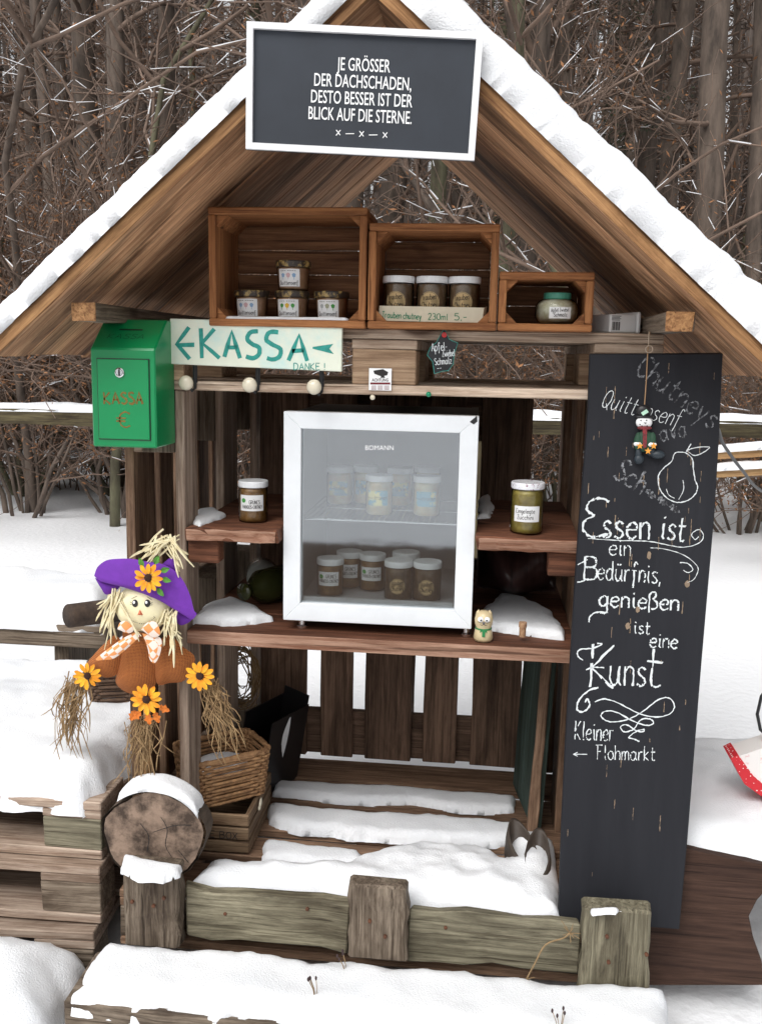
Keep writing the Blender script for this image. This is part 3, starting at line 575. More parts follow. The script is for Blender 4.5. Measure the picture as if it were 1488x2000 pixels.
# white adaptor box and black cable
rb = thing('adapter_box', (.5, .08, ZT), 'white plastic adapter box with barcode label beside the smallest crate', 'adapter'); M = Matrix.Translation((.508, .07, ZT+.001)) @ Matrix.Rotation(math.radians(24), 4, 'Z')
mb = MB(); mb.box((-.035, -.03, 0), (.03, .06, .04), M=M); mb.build('housing', mat('white_plastic', (.72, .73, .74), .4), rb, bevel=.003)
mb = MB(); mb.box((.0302, -.034, 0), (.04, .064, .046), M=M); mb.build('lid', MATS['white_plastic'], rb, bevel=.003)
mb = MB()
for k in range(9): mb.box((-.03+.0022*k, -.0306, .006), (-.03+.0022*k+(.0014 if k % 3 else .0007), -.0301, .024), M=M)
for k in range(4): mb.box((-.032, -.0306, .027+.0028*k), (-.012+.003*(k % 2), -.0301, .0282+.0028*k), M=M)
mb.build('barcode_label', INK, rb)
cb_ = [(.545, .1, ZT+.015), (.57, .06, ZT+.012), (.585, .02, 1.48), (.605, .012, 1.42), (.62, .06, 1.36)]+[tuple(P(*q)) for q in ((1390, 825, .22), (1412, 868, .35), (1450, 920, .55), (1492, 962, .8), (1600, 1010, 1.5), (1800, 1090, 2.6))]+[(3.0, 4, .0)]
mb = MB(); mb.tube(cr([tuple(q) for q in cb_], 6), .0045, 8); tag(mb.build('power_cable', BLACK, None, smooth=True), 'black power cable running from the adapter down behind the chalkboard', 'cable')
# surveillance notice, star slate, pins
an = thing('warning_notice', (0, -.004, 1.41), 'small white notice with a camera pictogram on the middle wooden block', 'notice'); yb = -.0035
q0 = P(721, 719, yb); q1 = P(764, 763, yb); mb = MB(); mb.box((q0.x, yb-.001, q1.z), (q1.x, yb, q0.z)); mb.build('plate', WHITE, an)
fa = lambda px, py: P(px, py, yb-.0014)
mb = MB(); mb.add([fa(*p) for p in ((729, 724), (748, 721), (758, 727), (756, 733), (744, 735), (731, 730))], [(0, 1, 2, 3, 4, 5)]); mb.add([fa(*p) for p in ((744, 735), (750, 734), (752, 738), (743, 738))], [(0, 1, 2, 3)]); mb.build('camera_pictogram', INK, an)
printed('lettering', 'ACHTUNG', lambda u, v: fa(u, -v), 742.5, -745, 6, INK, an, sx=.78, bold=.02)
mb = MB(); mb.add([fa(*p) for p in ((723, 747), (762, 747), (762, 751), (723, 751))], [(0, 1, 2, 3)]); mb.build('stripe', mat('dark_red', (.15, .01, .02), .7), an)
mb = MB()
for r_ in range(4):
    for k in range(3): mb.add([fa(725+12.5*k+dx, 753.5+2.2*r_+dy) for dx, dy in ((0, 0), (10, 0), (10, .8), (0, .8))], [(0, 1, 2, 3)])
mb.build('small_print', mat('dark_red', (.15, .01, .02)), an)
SLATE = mat('slate_black', (.018, .019, .022), .8, var=.3, scale=20)
ss = thing('star_slate', (.15, -.012, 1.42), 'small black star shaped slate with turquoise rim hanging under the top shelf', 'sign'); ys_ = -.012
sp_ = [(744+X_/2, 380+Y_/2) for X_, Y_ in ((247, 522), (266, 566), (300, 580), (285, 622), (282, 662), (262, 688), (238, 690), (208, 700), (201, 652), (180, 627), (192, 597), (216, 578))]
mb = MB(); pp = [P(*p, ys_) for p in sp_]; mb.prism([(p.x, p.z) for p in pp], ys_, ys_+.005); mb.build('slate', SLATE, ss)
mb = MB(); fsl = lambda px, py: P(px, py, ys_-.0006); ribbon(mb, sp_+[sp_[0]], .9, fsl, .4); mb.build('painted_rim', TUR, ss)
mb = MB(); wpx(mb, 'Apfel-', 843, 686, 873, 684, 16, 1.2, fsl, .4); wpx(mb, 'Zwiebel', 864, 697, 888, 695, 13, 1.1, fsl, .4); wpx(mb, 'Schmalz', 849, 713, 882, 710, 13, 1.1, fsl, .4); wpx(mb, '--', 854, 723, 862, 722, 8, 1, fsl); mb.build('lettering', mat('chalk', (.72, .76, .78), .95, var=.15, scale=200), ss)
mb = MB(); c_ = fsl(867.5, 654); mb.lathe([(.0058, 0), (.0058, .0015), (.001, .0025)], 14, M=Matrix.Translation(c_) @ My); mb.build('red_button', mat('red_paint', (.4, .02, .02), .4), ss)
for px, py, m_, l_ in ((837, 770, mat('pin_green', (.0, .25, .12), .2), 'tiny green pin stuck in the lower pallet board'), (728, 776, CREAM, 'tiny white pin stuck in the lower pallet board under the notice')):
    p = P(px, py, -.001); mb = MB(); mb.lathe([(.002, 0), (.0055, .002), (.006, .005), (.003, .008), (.0005, .0085)], 12, M=Matrix.Translation(p) @ My); tag(mb.build('push_pin', m_, None, smooth=True), l_, 'pin')
# ------------------------------------------------------------------ glass door fridge
FW = mat('fridge_white', (.74, .77, .8), .35, var=.06, scale=15); FD = mat('fridge_dark', (.02, .019, .02), .5); FI = mat('fridge_inside', (.3, .3, .31), .5)
fg = thing('glass_door_fridge', (-.01, .25, .8145), 'small white framed glass door fridge full of jars on the lower shelf', 'fridge')
fx0, fx1, fz0, fz1 = -.229, .213, .84, 1.331
mb = MB(); t_ = .022; yb0, yb1 = .062, .5
mb.box((fx0+.004, yb0, fz0), (fx0+t_, yb1, fz1-.006)); mb.box((fx1-t_, yb0, fz0), (fx1-.004, yb1, fz1-.006)); mb.box((fx0+t_+.0005, yb0, fz1-.006-t_), (fx1-t_-.0005, yb1, fz1-.007)); mb.box((fx0+t_+.0005, yb0, fz0+.001), (fx1-t_-.0005, yb1, fz0+t_+.01)); mb.box((fx0+t_+.0005, yb1-.02, fz0+t_+.011), (fx1-t_-.0005, yb1-.001, fz1-.0285))
mb.build('cabinet', FD, fg)
mb = MB(); ix0, ix1, iz0, iz1 = fx0+t_+.001, fx1-t_-.001, fz0+t_+.011, fz1-.03
for lo_, hi_ in (((ix0, yb0+.002, iz0), (ix0+.004, yb1-.022, iz1)), ((ix1-.004, yb0+.002, iz0), (ix1, yb1-.022, iz1)), ((ix0+.0045, yb1-.03, iz0), (ix1-.0045, yb1-.022, iz1)), ((ix0+.0045, yb0+.002, iz0), (ix1-.0045, yb1-.031, iz0+.006)), ((ix0+.0045, yb0+.002, iz1-.006), (ix1-.0045, yb1-.031, iz1))): mb.box(lo_, hi_)
mb.build('liner', FI, fg)
gx0, gx1 = P(588, 1000, .025).x, P(893, 1000, .025).x; gz1, gz0 = P(740, 841, .025).z, P(740, 1184, .025).z
mb = MB(); O = [(fx0, fz0+.0), (fx1, fz0), (fx1, fz1), (fx0, fz1)]; I = [(gx0, gz0), (gx1, gz0), (gx1, gz1), (gx0, gz1)]
dfm = MB()
for k in range(4):
    a, b_, c, d = O[k], O[(k+1) % 4], I[(k+1) % 4], I[k]; g_ = .0003
    fm = MB(); fm.add([(x, y, z) for y in (.02, .058) for x, z in (a, b_, c, d)], [(0, 1, 2, 3), (4, 7, 6, 5), (0, 4, 5, 1), (1, 5, 6, 2), (2, 6, 7, 3), (3, 7, 4, 0)]); fm.build('door_frame', FW, fg, bevel=.0012)
FGL = bpy.data.materials.new('fridge_glass'); FGL.use_nodes = True; _n = FGL.node_tree.nodes; _l = FGL.node_tree.links; _n.remove(_n['Principled BSDF'])
_t = _n.new('ShaderNodeBsdfTransparent'); _t.inputs[0].default_value = (.86, .88, .88, 1); _g = _n.new('ShaderNodeBsdfGlossy'); _g.inputs['Roughness'].default_value = .03; _g.inputs[0].default_value = (.9, .93, .97, 1)
_x = _n.new('ShaderNodeMixShader'); _x.inputs[0].default_value = .18; _l.new(_t.outputs[0], _x.inputs[1]); _l.new(_g.outputs[0], _x.inputs[2]); _l.new(_x.outputs[0], _n['Material Output'].inputs[0])
mb = MB(); mb.box((gx0-.004, .032, gz0-.004), (gx1+.004, .036, gz1+.004)); pane = mb.build('glass_pane', FGL, fg)
printed('lettering', 'BOMANN', lambda u, v: P(u, -v, .0312), 741, -879, 9.5, WHITE, pane, sx=.98)
mb = MB(); mb.box((gx0+.004, .037, gz0+.002), (gx1-.004, .046, gz0+.012)); mb.build('door_seal', mat('grey_plastic', (.4, .41, .42), .4), fg)
p = P(921, 820, .018); mb = MB(); mb.add([P(*q, .0192) for q in ((917, 824), (931, 812), (932, 823), (925, 829))], [(0, 1, 2, 3)]); mb.build('corner_chip', BLACK, fg)
for x in (fx0+.04, fx1-.012):
    mb = MB(); mb.lathe([(.012, 0), (.013, .006), (.008, .01), (.007, .026)], 14, c=(x, .05, .8145)); mb.build('foot', mat('chrome', (.7, .7, .7)), fg)
zs_ = P(740, 1003, .17).z; mb = MB()
for k in range(30): mb.tube([(ix0+.006+k*(ix1-ix0-.012)/29, .085, zs_-.002), (ix0+.006+k*(ix1-ix0-.012)/29, .44, zs_-.002)], .0012, 5)
for y in (.083, .26, .44): mb.tube([(ix0+.004, y, zs_-.0045), (ix1-.004, y, zs_-.0045)], .002, 6)
mb.build('wire_shelf', mat('chrome', (.7, .7, .7)), fg)
TXL = [('~~', -.024, .041, -.013, .041, .008, .0007), ('itronen', -.011, .041, .024, .041, .01, .0009)]
for i, (px, y) in enumerate(((663, .3), (714, .33), (780, .32), (834, .36), (740, .16), (833, .17))):
    jar((P(px, 980, y).x, y, zs_), .0325, .098, LEM, LIDW, ('lemon', .026, .062, .026, TXL), 'pickled lemon jar with blue label inside the fridge, %s' % ('back row far left', 'back row second from left', 'back row third from left', 'back row far right', 'front row middle', 'front row right')[i], 'pickled lemon jars in the fridge')
zl_ = iz0+.0065
TXG = [('GRÜNES', -.006, .047, .02, .047, .009, .0009), ('PARADEIS-CHUTNEY', -.023, .036, .026, .036, .008, .0008)]

for i, (px, y) in enumerate(((645, .13), (682, .22), (727, .2))):
    jar((P(px, 1130, y).x, y, zl_), .032, .092, CH_B, LIDW, ('tomato', .028, .062, .027, TXG), 'tomato labelled chutney jar on the fridge floor, %s' % ('front left', 'half hidden behind the front left jar', 'beside the hidden one')[i], 'green tomato chutney jars in the fridge')
for i, (px, y) in enumerate(((778, .12), (834, .12), (792, .22))):
    jar((P(px, 1130, y).x, y, zl_), .0335, .096, CH_D, LIDW, ('round', .018, .056, 0, [('Trauben', -.015, .04, .014, .042, .011, .001), ('Chutney', -.015, .026, .016, .027, .011, .001)]), 'round labelled dark chutney jar on the fridge floor, %s' % ('left of the front pair', 'right of the front pair', 'behind the front pair')[i], 'grape chutney jars in the fridge')
# single jars and small things on the shelves
jar((P(495, 1005, .1).x, .1, 1.0595), .0345, .1, CH_B, LIDW, ('tomato', .03, .068, .03, TXG), 'orange brown chutney jar standing alone on the left middle shelf', None, rot=.12)
jar((P(1028, 1010, .06).x, .06, 1.0655), .037, .118, ZUC, LIDB, ('plain', .03, .066, .031, [('Eingelegte', -.026, .05, .018, .05, .01, .001), ('Zucchini', -.022, .036, .016, .036, .01, .001)]), 'jar of pickled zucchini with dotted lid on the right middle shelf', None, rot=-.05)
BOT = mat('bottle_green', (.045, .05, .015), .08, var=.3, scale=15); CLR = mat('bottle_clear', (.35, .37, .34), .06, var=.3, scale=15)
for (x, y, z, m_, lb_, a_) in ((-.37, .4, .8145, CLR, 'clear empty jar lying on its side at the back of the lower shelf', .3), (-.285, .33, .8145, BOT, 'olive green bottle lying beside the fridge', -.5)):
    M = Matrix.Translation((x, y, z+.046)) @ Matrix.Rotation(a_, 4, 'Z') @ My; mb = MB(); mb.lathe([(.001, .0), (.04, .002), (.045, .012), (.045, .1), (.03, .125), (.018, .14), (.018, .16), (.022, .162), (.022, .17), (.001, .171)], 24, M=M)
    tag(mb.build('bottle', m_, None, smooth=True), lb_, 'bottle')
# plastic sack under the right middle shelf
mb = MB(); N = 18; vs = []; 
for i in range(N+1):
    for j in range(N+1):
        u = i/N; v = j/N; w_ = math.sin(math.pi*u)**.5*math.sin(math.pi*v)**.5; vs.append((.22+.22*u, .5-.16*w_+.02*math.sin(9*u+4*v), .82+.165*v+.012*math.sin(11*u)*v))
mb.add(vs, [(i*(N+1)+j, (i+1)*(N+1)+j, (i+1)*(N+1)+j+1, i*(N+1)+j+1) for i in range(N) for j in range(N)])
mb.add([(.22, .5, .82), (.44, .5, .82), (.44, .5, .985), (.22, .5, .985)], [(0, 1, 2, 3)])
tag(mb.build('pellet_sack', mat('sack_brown', (.1, .05, .045), .3, col2=(.035, .02, .02), scale=9, stretch=(6, 1, .4), bump=.4), None, smooth=True), 'dark brown plastic sack under the right middle shelf', 'sack')
# cat figurine and cork
ctp = P(945, 1200, .02); cf = thing('cat_figurine', (ctp.x, .02, .8145), 'cream cat figurine with big eyes and green bow beside the fridge', 'figurine'); cx_ = ctp.x; z_ = .816
CATM = mat('cat_cream', (.62, .5, .3), .35, var=.15, scale=40)
mb = MB(); mb.lathe([(.001, 0), (.02, .0), (.0225, .006), (.02, .022), (.0165, .03), (.02, .038), (.0215, .05), (.018, .063), (.01, .069), (.001, .07)], 24, c=(cx_, .02, z_)); mb.build('body', CATM, cf, smooth=True)
for s in (-1, 1):
    mb = MB(); mb.lathe([(.007, 0), (.005, .008), (.0005, .014)], 10, c=(cx_+s*.013, .021, z_+.058)); mb.build('ear', CATM, cf, smooth=True)
    mb = MB(); mb.lathe([(.0068, 0), (.006, .003), (.001, .0045)], 14, M=Matrix.Translation((cx_+s*.0075, .001, z_+.054)) @ My); ey = mb.build('eye', WHITE, cf, smooth=True)
    mb = MB(); mb.lathe([(.0022, 0), (.0018, .001), (.0005, .0015)], 10, M=Matrix.Translation((cx_+s*.0065, -.0035, z_+.053)) @ My); mb.build('pupil', INK, ey)
mb = MB(); mb.lathe([(.0035, 0), (.003, .0025), (.0005, .0035)], 10, M=Matrix.Translation((cx_, -.002, z_+.0465)) @ My); mb.build('nose', mat('grey_nose', (.12, .11, .11), .5), cf)
mb = MB()
for s in (-1, 1): mb.tube([(cx_, -.0025, z_+.044), (cx_+s*.004, -.0022, z_+.0405), (cx_+s*.008, -.001, z_+.042)], .0006, 5); mb.tube([(cx_+s*.005, -.002, z_+.046), (cx_+s*.015, .0, z_+.048)], .0004, 4)
mb.build('mouth', INK, cf)
mb = MB(); mb.lathe([(.0185, -.002), (.0192, 0), (.0185, .002)], 20, c=(cx_, .02, z_+.029), cap=False)
for s in (-1, 1): mb.add([(cx_, -.0015, z_+.028), (cx_+s*.007, -.003, z_+.033), (cx_+s*.0085, -.003, z_+.023)], [(0, 1, 2)])
mb.box((cx_-.003, -.004, z_+.014), (cx_+.004, -.001, z_+.03)); mb.build('bow', mat('bow_green', (.02, .2, .06), .6), cf)
cp = P(1021, 1212, .03); mb = MB(); mb.lathe([(.0078, 0), (.0078, .022), (.0092, .0225), (.0092, .034), (.001, .0342)], 14, c=(cp.x, .03, .826)); tag(mb.build('cork', mat('cork', (.45, .28, .16), .8, col2=(.25, .13, .07), scale=90), None), 'small wine cork standing in the snow on the lower shelf', 'cork')
# snow that drifted onto the shelves
def gpoly(pts, z): return [tuple(G(px, py, z))[:2] for px, py in pts]
snow('shelf_snow', gpoly([(376, 1215), (400, 1190), (450, 1175), (500, 1190), (530, 1212), (500, 1220), (430, 1222)], .815), .8138, .022, rim=.03, res=.006, seed=3, label='snow patch on the lower shelf to the left of the fridge')
snow('shelf_snow', gpoly([(925, 1228), (945, 1190), (975, 1165), (1030, 1175), (1075, 1200), (1106, 1240), (1106, 1252), (1000, 1240)], .815), .8138, .02, rim=.03, res=.006, seed=5, label='snow patch around the cat and cork on the lower shelf')
snow('shelf_snow', gpoly([(372, 1022), (385, 1000), (420, 995), (446, 1008), (420, 1016), (390, 1030)], 1.0595), 1.059, .012, rim=.02, res=.005, seed=6, label='small snow patch at the left end of the middle shelf')
snow('shelf_snow', gpoly([(930, 1015), (935, 975), (955, 968), (966, 990), (960, 1012)], 1.0655), 1.065, .012, rim=.02, res=.005, seed=8, label='small snow patch beside the fridge on the right middle shelf')
snow('shelf_snow', gpoly([(995, 1030), (1000, 1022), (1050, 1022), (1058, 1030)], 1.0655), 1.065, .007, rim=.01, res=.004, seed=9, label='thin snow in front of the zucchini jar')
snow('shelf_snow', [(-.35, -.02), (-.08, -.018), (-.08, .01), (-.2, .02), (-.35, .02)], ZF, .006, rim=.01, res=.005, seed=10, label='thin snow blown into the largest crate')
# ------------------------------------------------------------------ chalkboard plank with snowman
BK = .07/1.277
def bbp(px, py, off=0.):
    d = ray(px, py); t = (-.03-off-BK*(1.477-CAM.z)-CAM.y)/(d.y-BK*d.z); return CAM+d*t
CHB = mat('chalkboard_paint', (.011, .0115, .015), .7, col2=(.026, .027, .032), scale=4, bump=.3, bscale=60, stretch=(1, 1, .1), thr=(.3, .75), spec=.15)
cb = thing('chalkboard', tuple(bbp(1210, 1800)), 'tall black chalkboard plank with white chalk writing leaning on the right post', 'chalkboard')
lft = [(1152, 692), (1148, 800), (1141, 900), (1130, 1030), (1122, 1150), (1113, 1300), (1104, 1450), (1096, 1620), (1090, 1800)]; rgt = [(1411, 690), (1404, 850), (1395, 1000), (1382, 1150), (1369, 1300), (1357, 1450), (1342, 1640), (1326, 1816)]
ol = lft+[(1200, 1806)]+rgt[::-1]; nb = len(ol); a_ = [bbp(*p) for p in ol]; bk_ = [p+Vector((0, .024, .0013)) for p in a_]
mb = MB(); mb.add(a_+bk_, [tuple(range(nb)), tuple(range(2*nb-1, nb-1, -1))]+[(i, i+nb, (i+1) % nb+nb, (i+1) % nb) for i in range(nb)]); brd = mb.build('board', CHB, cb, bevel=.002)
CHK = mat('chalk', (.72, .76, .78)); FNT = mat('chalk_faded', (.26, .27, .29), .95, col2=(.03, .03, .035), scale=120, thr=(.42, .6)); WOOD_S = mat('bare_wood_scratch', (.3, .22, .15), .8, var=.3, scale=90)
bf = lambda px, py: bbp(px, py, .0011)
def bw(txt, x0, y0, x1, y1, h, wd, m=CHK, rough=.8, slant=0):
    wd *= .84 if m is CHK else .6
    mb = MB(); wpx(mb, txt, x0, y0, x1, y1, h, wd, bf, rough, slant)
    if wd > 2.6: wpx(mb, txt, x0+1.3, y0-.6, x1+1.3, y1-.6, h, wd*.5, lambda u, v: bbp(u, v, .0014), .7, slant)
    return mb.build('lettering', m, brd)
bw('E', 1136, 1048, 1186, 1050, 76, 4.6); bw('ssen', 1175, 1050, 1266, 1054, 54, 4.2); bw('ist', 1289, 1052, 1334, 1058, 50, 3.6)
bw('ein', 1189, 1084, 1230, 1086, 33, 2.6); bw('B', 1139, 1131, 1164, 1133, 44, 3.8); bw('edürfnis,', 1166, 1132, 1288, 1140, 38, 3)
bw('genießen', 1169, 1184, 1323, 1193, 34, 3.4); bw('ist', 1237, 1237, 1268, 1239, 26, 2.6); bw('eine', 1268, 1264, 1321, 1267, 30, 3)
bw('K', 1152, 1342, 1196, 1345, 84, 4.4); bw('uns', 1190, 1338, 1258, 1341, 62, 4); bw('t', 1258, 1340, 1288, 1343, 82, 4)
bw('Kleiner', 1122, 1444, 1196, 1448, 36, 2.3); bw('_', 1119, 1478, 1146, 1478, 16, 1.8, CHK, .3); bw('Flohmarkt', 1163, 1483, 1278, 1486, 28, 2)
bw('Quittensenf', 1172, 794, 1322, 834, 36, 1.7, rough=.5, slant=.2); bw('Chutneys', 1238, 728, 1386, 838, 44, 4.5, FNT, 1.2); bw('ava', 1290, 862, 1342, 852, 34, 4, FNT, 1.2); bw('Sch', 1196, 932, 1248, 966, 44, 5, FNT, 1.3); bw('~~~', 1254, 972, 1318, 1012, 40, 5, FNT, 1.3)
z6 = lambda X, Y: (1090+X/4.347, 680+Y/4.347); z7 = lambda X, Y: (1090+X/4.376, 1100+Y/4.376)
mb = MB()
for pts, zf, wd in (([(1075, 885), (990, 890), (960, 960), (890, 1020), (850, 1080), (850, 1160), (880, 1230), (940, 1285), (1020, 1310), (1100, 1290), (1160, 1240), (1180, 1180), (1160, 1120), (1145, 1040), (1135, 940), (1075, 885)], z6, 1.9),
        ([(1085, 880), (1100, 850), (1125, 812)], z6, 1.8), ([(1090, 870), (1160, 845), (1280, 840), (1220, 890), (1150, 910), (1090, 870)], z6, 1.6), ([(1055, 1120), (1062, 1200), (1020, 1285)], z6, 1.4), ([(915, 1195), (935, 1245), (985, 1275)], z6, 1.4),
        ([(250, 1615), (500, 1632), (760, 1640), (900, 1665), (1060, 1690), (1190, 1655), (1230, 1590), (1190, 1540), (1130, 1580), (1160, 1625), (1190, 1600)], z6, 1.6),
        ([(780, 1695), (900, 1705), (1050, 1750), (1150, 1820), (1185, 1880), (1150, 1960), (1090, 1992)], z6, 1.3), ([(1030, 1820), (1100, 1830), (1140, 1880), (1100, 1905), (1060, 1885)], z6, 1.6),
        ([(160, 160), (200, 156), (255, 130)], z7, 2.4), ([(165, 15), (200, -5), (250, -30)], z7, 1.8), ([(420, 420), (330, 420), (270, 455), (262, 505)], z7, 2.6), ([(415, 330), (415, 425)], z7, 3),
        ([(210, 830), (165, 790), (180, 740), (300, 725), (370, 690), (330, 685)], z7, 2.4), ([(235, 910), (300, 890), (390, 895)], z7, 2.4), ([(340, 1060), (240, 1100), (170, 1180), (160, 1250), (210, 1270), (265, 1220), (250, 1160), (228, 1190)], z7, 3),
        ([(310, 1185), (400, 1160), (520, 1200), (700, 1290), (850, 1315), (960, 1280), (990, 1210), (940, 1150), (850, 1170), (700, 1280), (580, 1340), (440, 1355), (365, 1310), (400, 1265), (500, 1275), (620, 1340), (740, 1385), (810, 1370), (780, 1330), (700, 1340), (640, 1420), (560, 1440), (530, 1400), (580, 1380), (660, 1430), (720, 1440), (730, 1420), (660, 1440), (600, 1490), (640, 1500), (690, 1525)], z7, 2.2)):
    mb = MB(); ribbon(mb, cr([zf(*p) for p in pts], 6), wd, bf, .6); mb.build('chalk_line', CHK, brd)
mb = MB()
for k in range(70):
    px = random.uniform(1100, 1400); py = random.choice((random.uniform(830, 1080), random.uniform(700, 1750))); L = random.uniform(6, 34)
    if px < 1152-(py-690)*.056+6 or px > 1408-(py-690)*.075-6 or py+L > 1790: continue
    ribbon(mb, [(px, py), (px-L*.06, py+L)], random.uniform(.6, 1.5), bf, .9)
for (px, py) in ((1267, 1085), (1341, 1140), (1245, 1190), (1225, 1222)): mb.add([bf(px+5*math.cos(a)*random.uniform(.6, 1.2), py+7*math.sin(a)*random.uniform(.7, 1.2)) for a in [k*.63 for k in range(10)]], [tuple(range(10))])
tag(mb.build('bare_scratches', WOOD_S, brd), kind='stuff')
def ell(mb, c, r, seg=16, M=None, mi=0):
    c = Vector(c); n_ = 9
    vs = [Vector((0, 0, -1))]+[Vector((math.sin(math.pi*i/n_)*math.cos(2*math.pi*k/seg), math.sin(math.pi*i/n_)*math.sin(2*math.pi*k/seg), -math.cos(math.pi*i/n_))) for i in range(1, n_) for k in range(seg)]+[Vector((0, 0, 1))]
    o_ = [Vector((v.x*r[0], v.y*r[1], v.z*r[2])) for v in vs]
    if M is not None: o_ = [M @ v for v in o_]
    fs = [(0, 1+(k+1) % seg, 1+k) for k in range(seg)]+[(1+i*seg+k, 1+i*seg+(k+1) % seg, 1+(i+1)*seg+(k+1) % seg, 1+(i+1)*seg+k) for i in range(n_-2) for k in range(seg)]+[(1+(n_-2)*seg+k, 1+(n_-2)*seg+(k+1) % seg, len(vs)-1) for k in range(seg)]
    mb.add([c+v for v in o_], fs, mi)
sm = thing('snowman_ornament', tuple(bbp(1258, 870, .01)), 'small snowman ornament in green coat hanging on string over the chalkboard', 'ornament'); sb_ = lambda px, py, o=.012: bbp(px, py, o)
k_ = 2.12/1850
mb = MB(); mb.tube([P(1268, 648, -.036), sb_(1264, 690, .006), sb_(1261, 750, .008), sb_(1257, 803)], .0012, 6); mb.build('string', mat('jute', (.35, .22, .12), .9), sm)
mb = MB(); c_ = P(1267, 682, -.04); mb.tube([c_+Vector((.0075*math.cos(a), 0, .0075*math.sin(a))) for a in [i*.53 for i in range(13)]], .0012, 6); mb.tube([P(1267, 645, -.004), P(1267, 650, -.036), P(1266, 676, -.04)], .0014, 6); mb.build('ring', mat('brass', (.6, .5, .4), .35, metal=1), sm)
mb = MB(); ell(mb, sb_(1257, 825), (15*k_, .008, 12*k_)); mb.build('head', WHITE, sm, smooth=True)
mb = MB(); ell(mb, sb_(1256, 803), (14*k_, .008, 12*k_)); ell(mb, sb_(1257, 814, .013), (18*k_, .008, 3.5*k_)); mb.build('hat', BLACK, sm, smooth=True)
mb = MB(); mb.add([sb_(*p, .023) for p in ((1251, 806), (1262, 799), (1266, 805), (1255, 812))], [(0, 1, 2, 3)]); mb.build('price_tag', mat('tag_green', (.45, .7, .55), .6), sm)
mb = MB(); ell(mb, sb_(1258, 862), (20*k_, .009, 20*k_)); ell(mb, sb_(1245, 862, .014), (7*k_, .007, 17*k_)); ell(mb, sb_(1273, 862, .014), (7*k_, .007, 17*k_)); mb.build('coat', mat('coat_green', (.02, .075, .04), .7, var=.3, scale=60), sm, smooth=True)
mb = MB(); mb.add([sb_(*p, .0235) for p in ((1254, 836), (1263, 836), (1262, 873), (1257, 876), (1255, 872))], [(0, 1, 2, 3, 4)]); ell(mb, sb_(1258, 836, .016), (13*k_, .008, 4*k_)); mb.build('scarf', mat('scarf_red', (.3, .02, .03), .7, col2=(.06, .02, .02), scale=250), sm)
mb = MB(); ell(mb, sb_(1245, 867, .016), (8*k_, .006, 5*k_)); ell(mb, sb_(1272, 868, .016), (9*k_, .006, 5*k_)); mb.build('mittens', WHITE, sm, smooth=True)
mb = MB(); ell(mb, sb_(1247, 897), (9*k_, .008, 9*k_)); ell(mb, sb_(1246, 886), (6*k_, .006, 12*k_)); ell(mb, sb_(1284, 888), (13*k_, .008, 8*k_)); ell(mb, sb_(1270, 882), (9*k_, .006, 8*k_)); mb.build('boots', mat('boot_navy', (.02, .03, .04), .5), sm, smooth=True)
mb = MB()
for px, py in ((1249, 871), (1265, 881), (1276, 871)):
    pts = [sb_(px+(7 if k % 2 == 0 else 3)*math.sin(k*math.pi/5), py-(7 if k % 2 == 0 else 3)*math.cos(k*math.pi/5), .024) for k in range(10)]; bk2 = [p+Vector((0, .004, 0)) for p in pts]
    mb.add(pts+bk2, [tuple(range(10)), tuple(range(19, 9, -1))]+[(i, i+10, (i+1) % 10+10, (i+1) % 10) for i in range(10)])
mb.build('stars', mat('star_orange', (.75, .32, .04), .5), sm)
mb = MB(); mb.add([sb_(*p, .0235) for p in ((1256, 825), (1263, 825.5), (1260, 828))], [(0, 1, 2)]); 
for p in ((1251, 821), (1262, 821), (1249, 829), (1253, 832), (1258, 833.5), (1263, 832)): ell(mb, sb_(*p, .0205), (.0014, .0014, .0014), 6)
mb.build('face', INK, sm)
# ------------------------------------------------------------------ scarecrow
sc = thing('scarecrow_doll', tuple(P(288, 1540, -.05)), 'scarecrow doll with purple hat, sunflowers and burlap dress on the left post', 'scarecrow')
q4 = lambda X, Y: (90+X/3.72, 1030+Y/3.72)
def pillow(mb, poly, Y, bulge, rings=5, curve=0., mi=0):
    """plump cloth piece from an outline in the photograph standing at depth Y"""
    pts = [P(px, py, Y) for px, py in poly]; pts = [Vector(p) for p in cr([tuple(p) for p in pts+[pts[0]]], 4)[:-1]]; c = sum(pts, Vector())/len(pts); n_ = len(pts); vs = []
    for side in (1, -1):
        for k in range(rings, 0, -1):
            s = k/rings; vs += [c+(p-c)*s+Vector((0, -side*bulge*(1-s**2.2)*(1 if side > 0 else .4), 0)) for p in pts]
        vs.append(c+Vector((0, -side*bulge*(1 if side > 0 else .4), 0)))
    fs = []; st_n = rings*n_+1
    for b0 in (0, st_n):
        for k in range(rings-1): fs += [(b0+k*n_+i, b0+k*n_+(i+1) % n_, b0+(k+1)*n_+(i+1) % n_, b0+(k+1)*n_+i) for i in range(n_)]
        fs += [(b0+(rings-1)*n_+i, b0+(rings-1)*n_+(i+1) % n_, b0+rings*n_) for i in range(n_)]
    mb.add(vs, fs, mi)
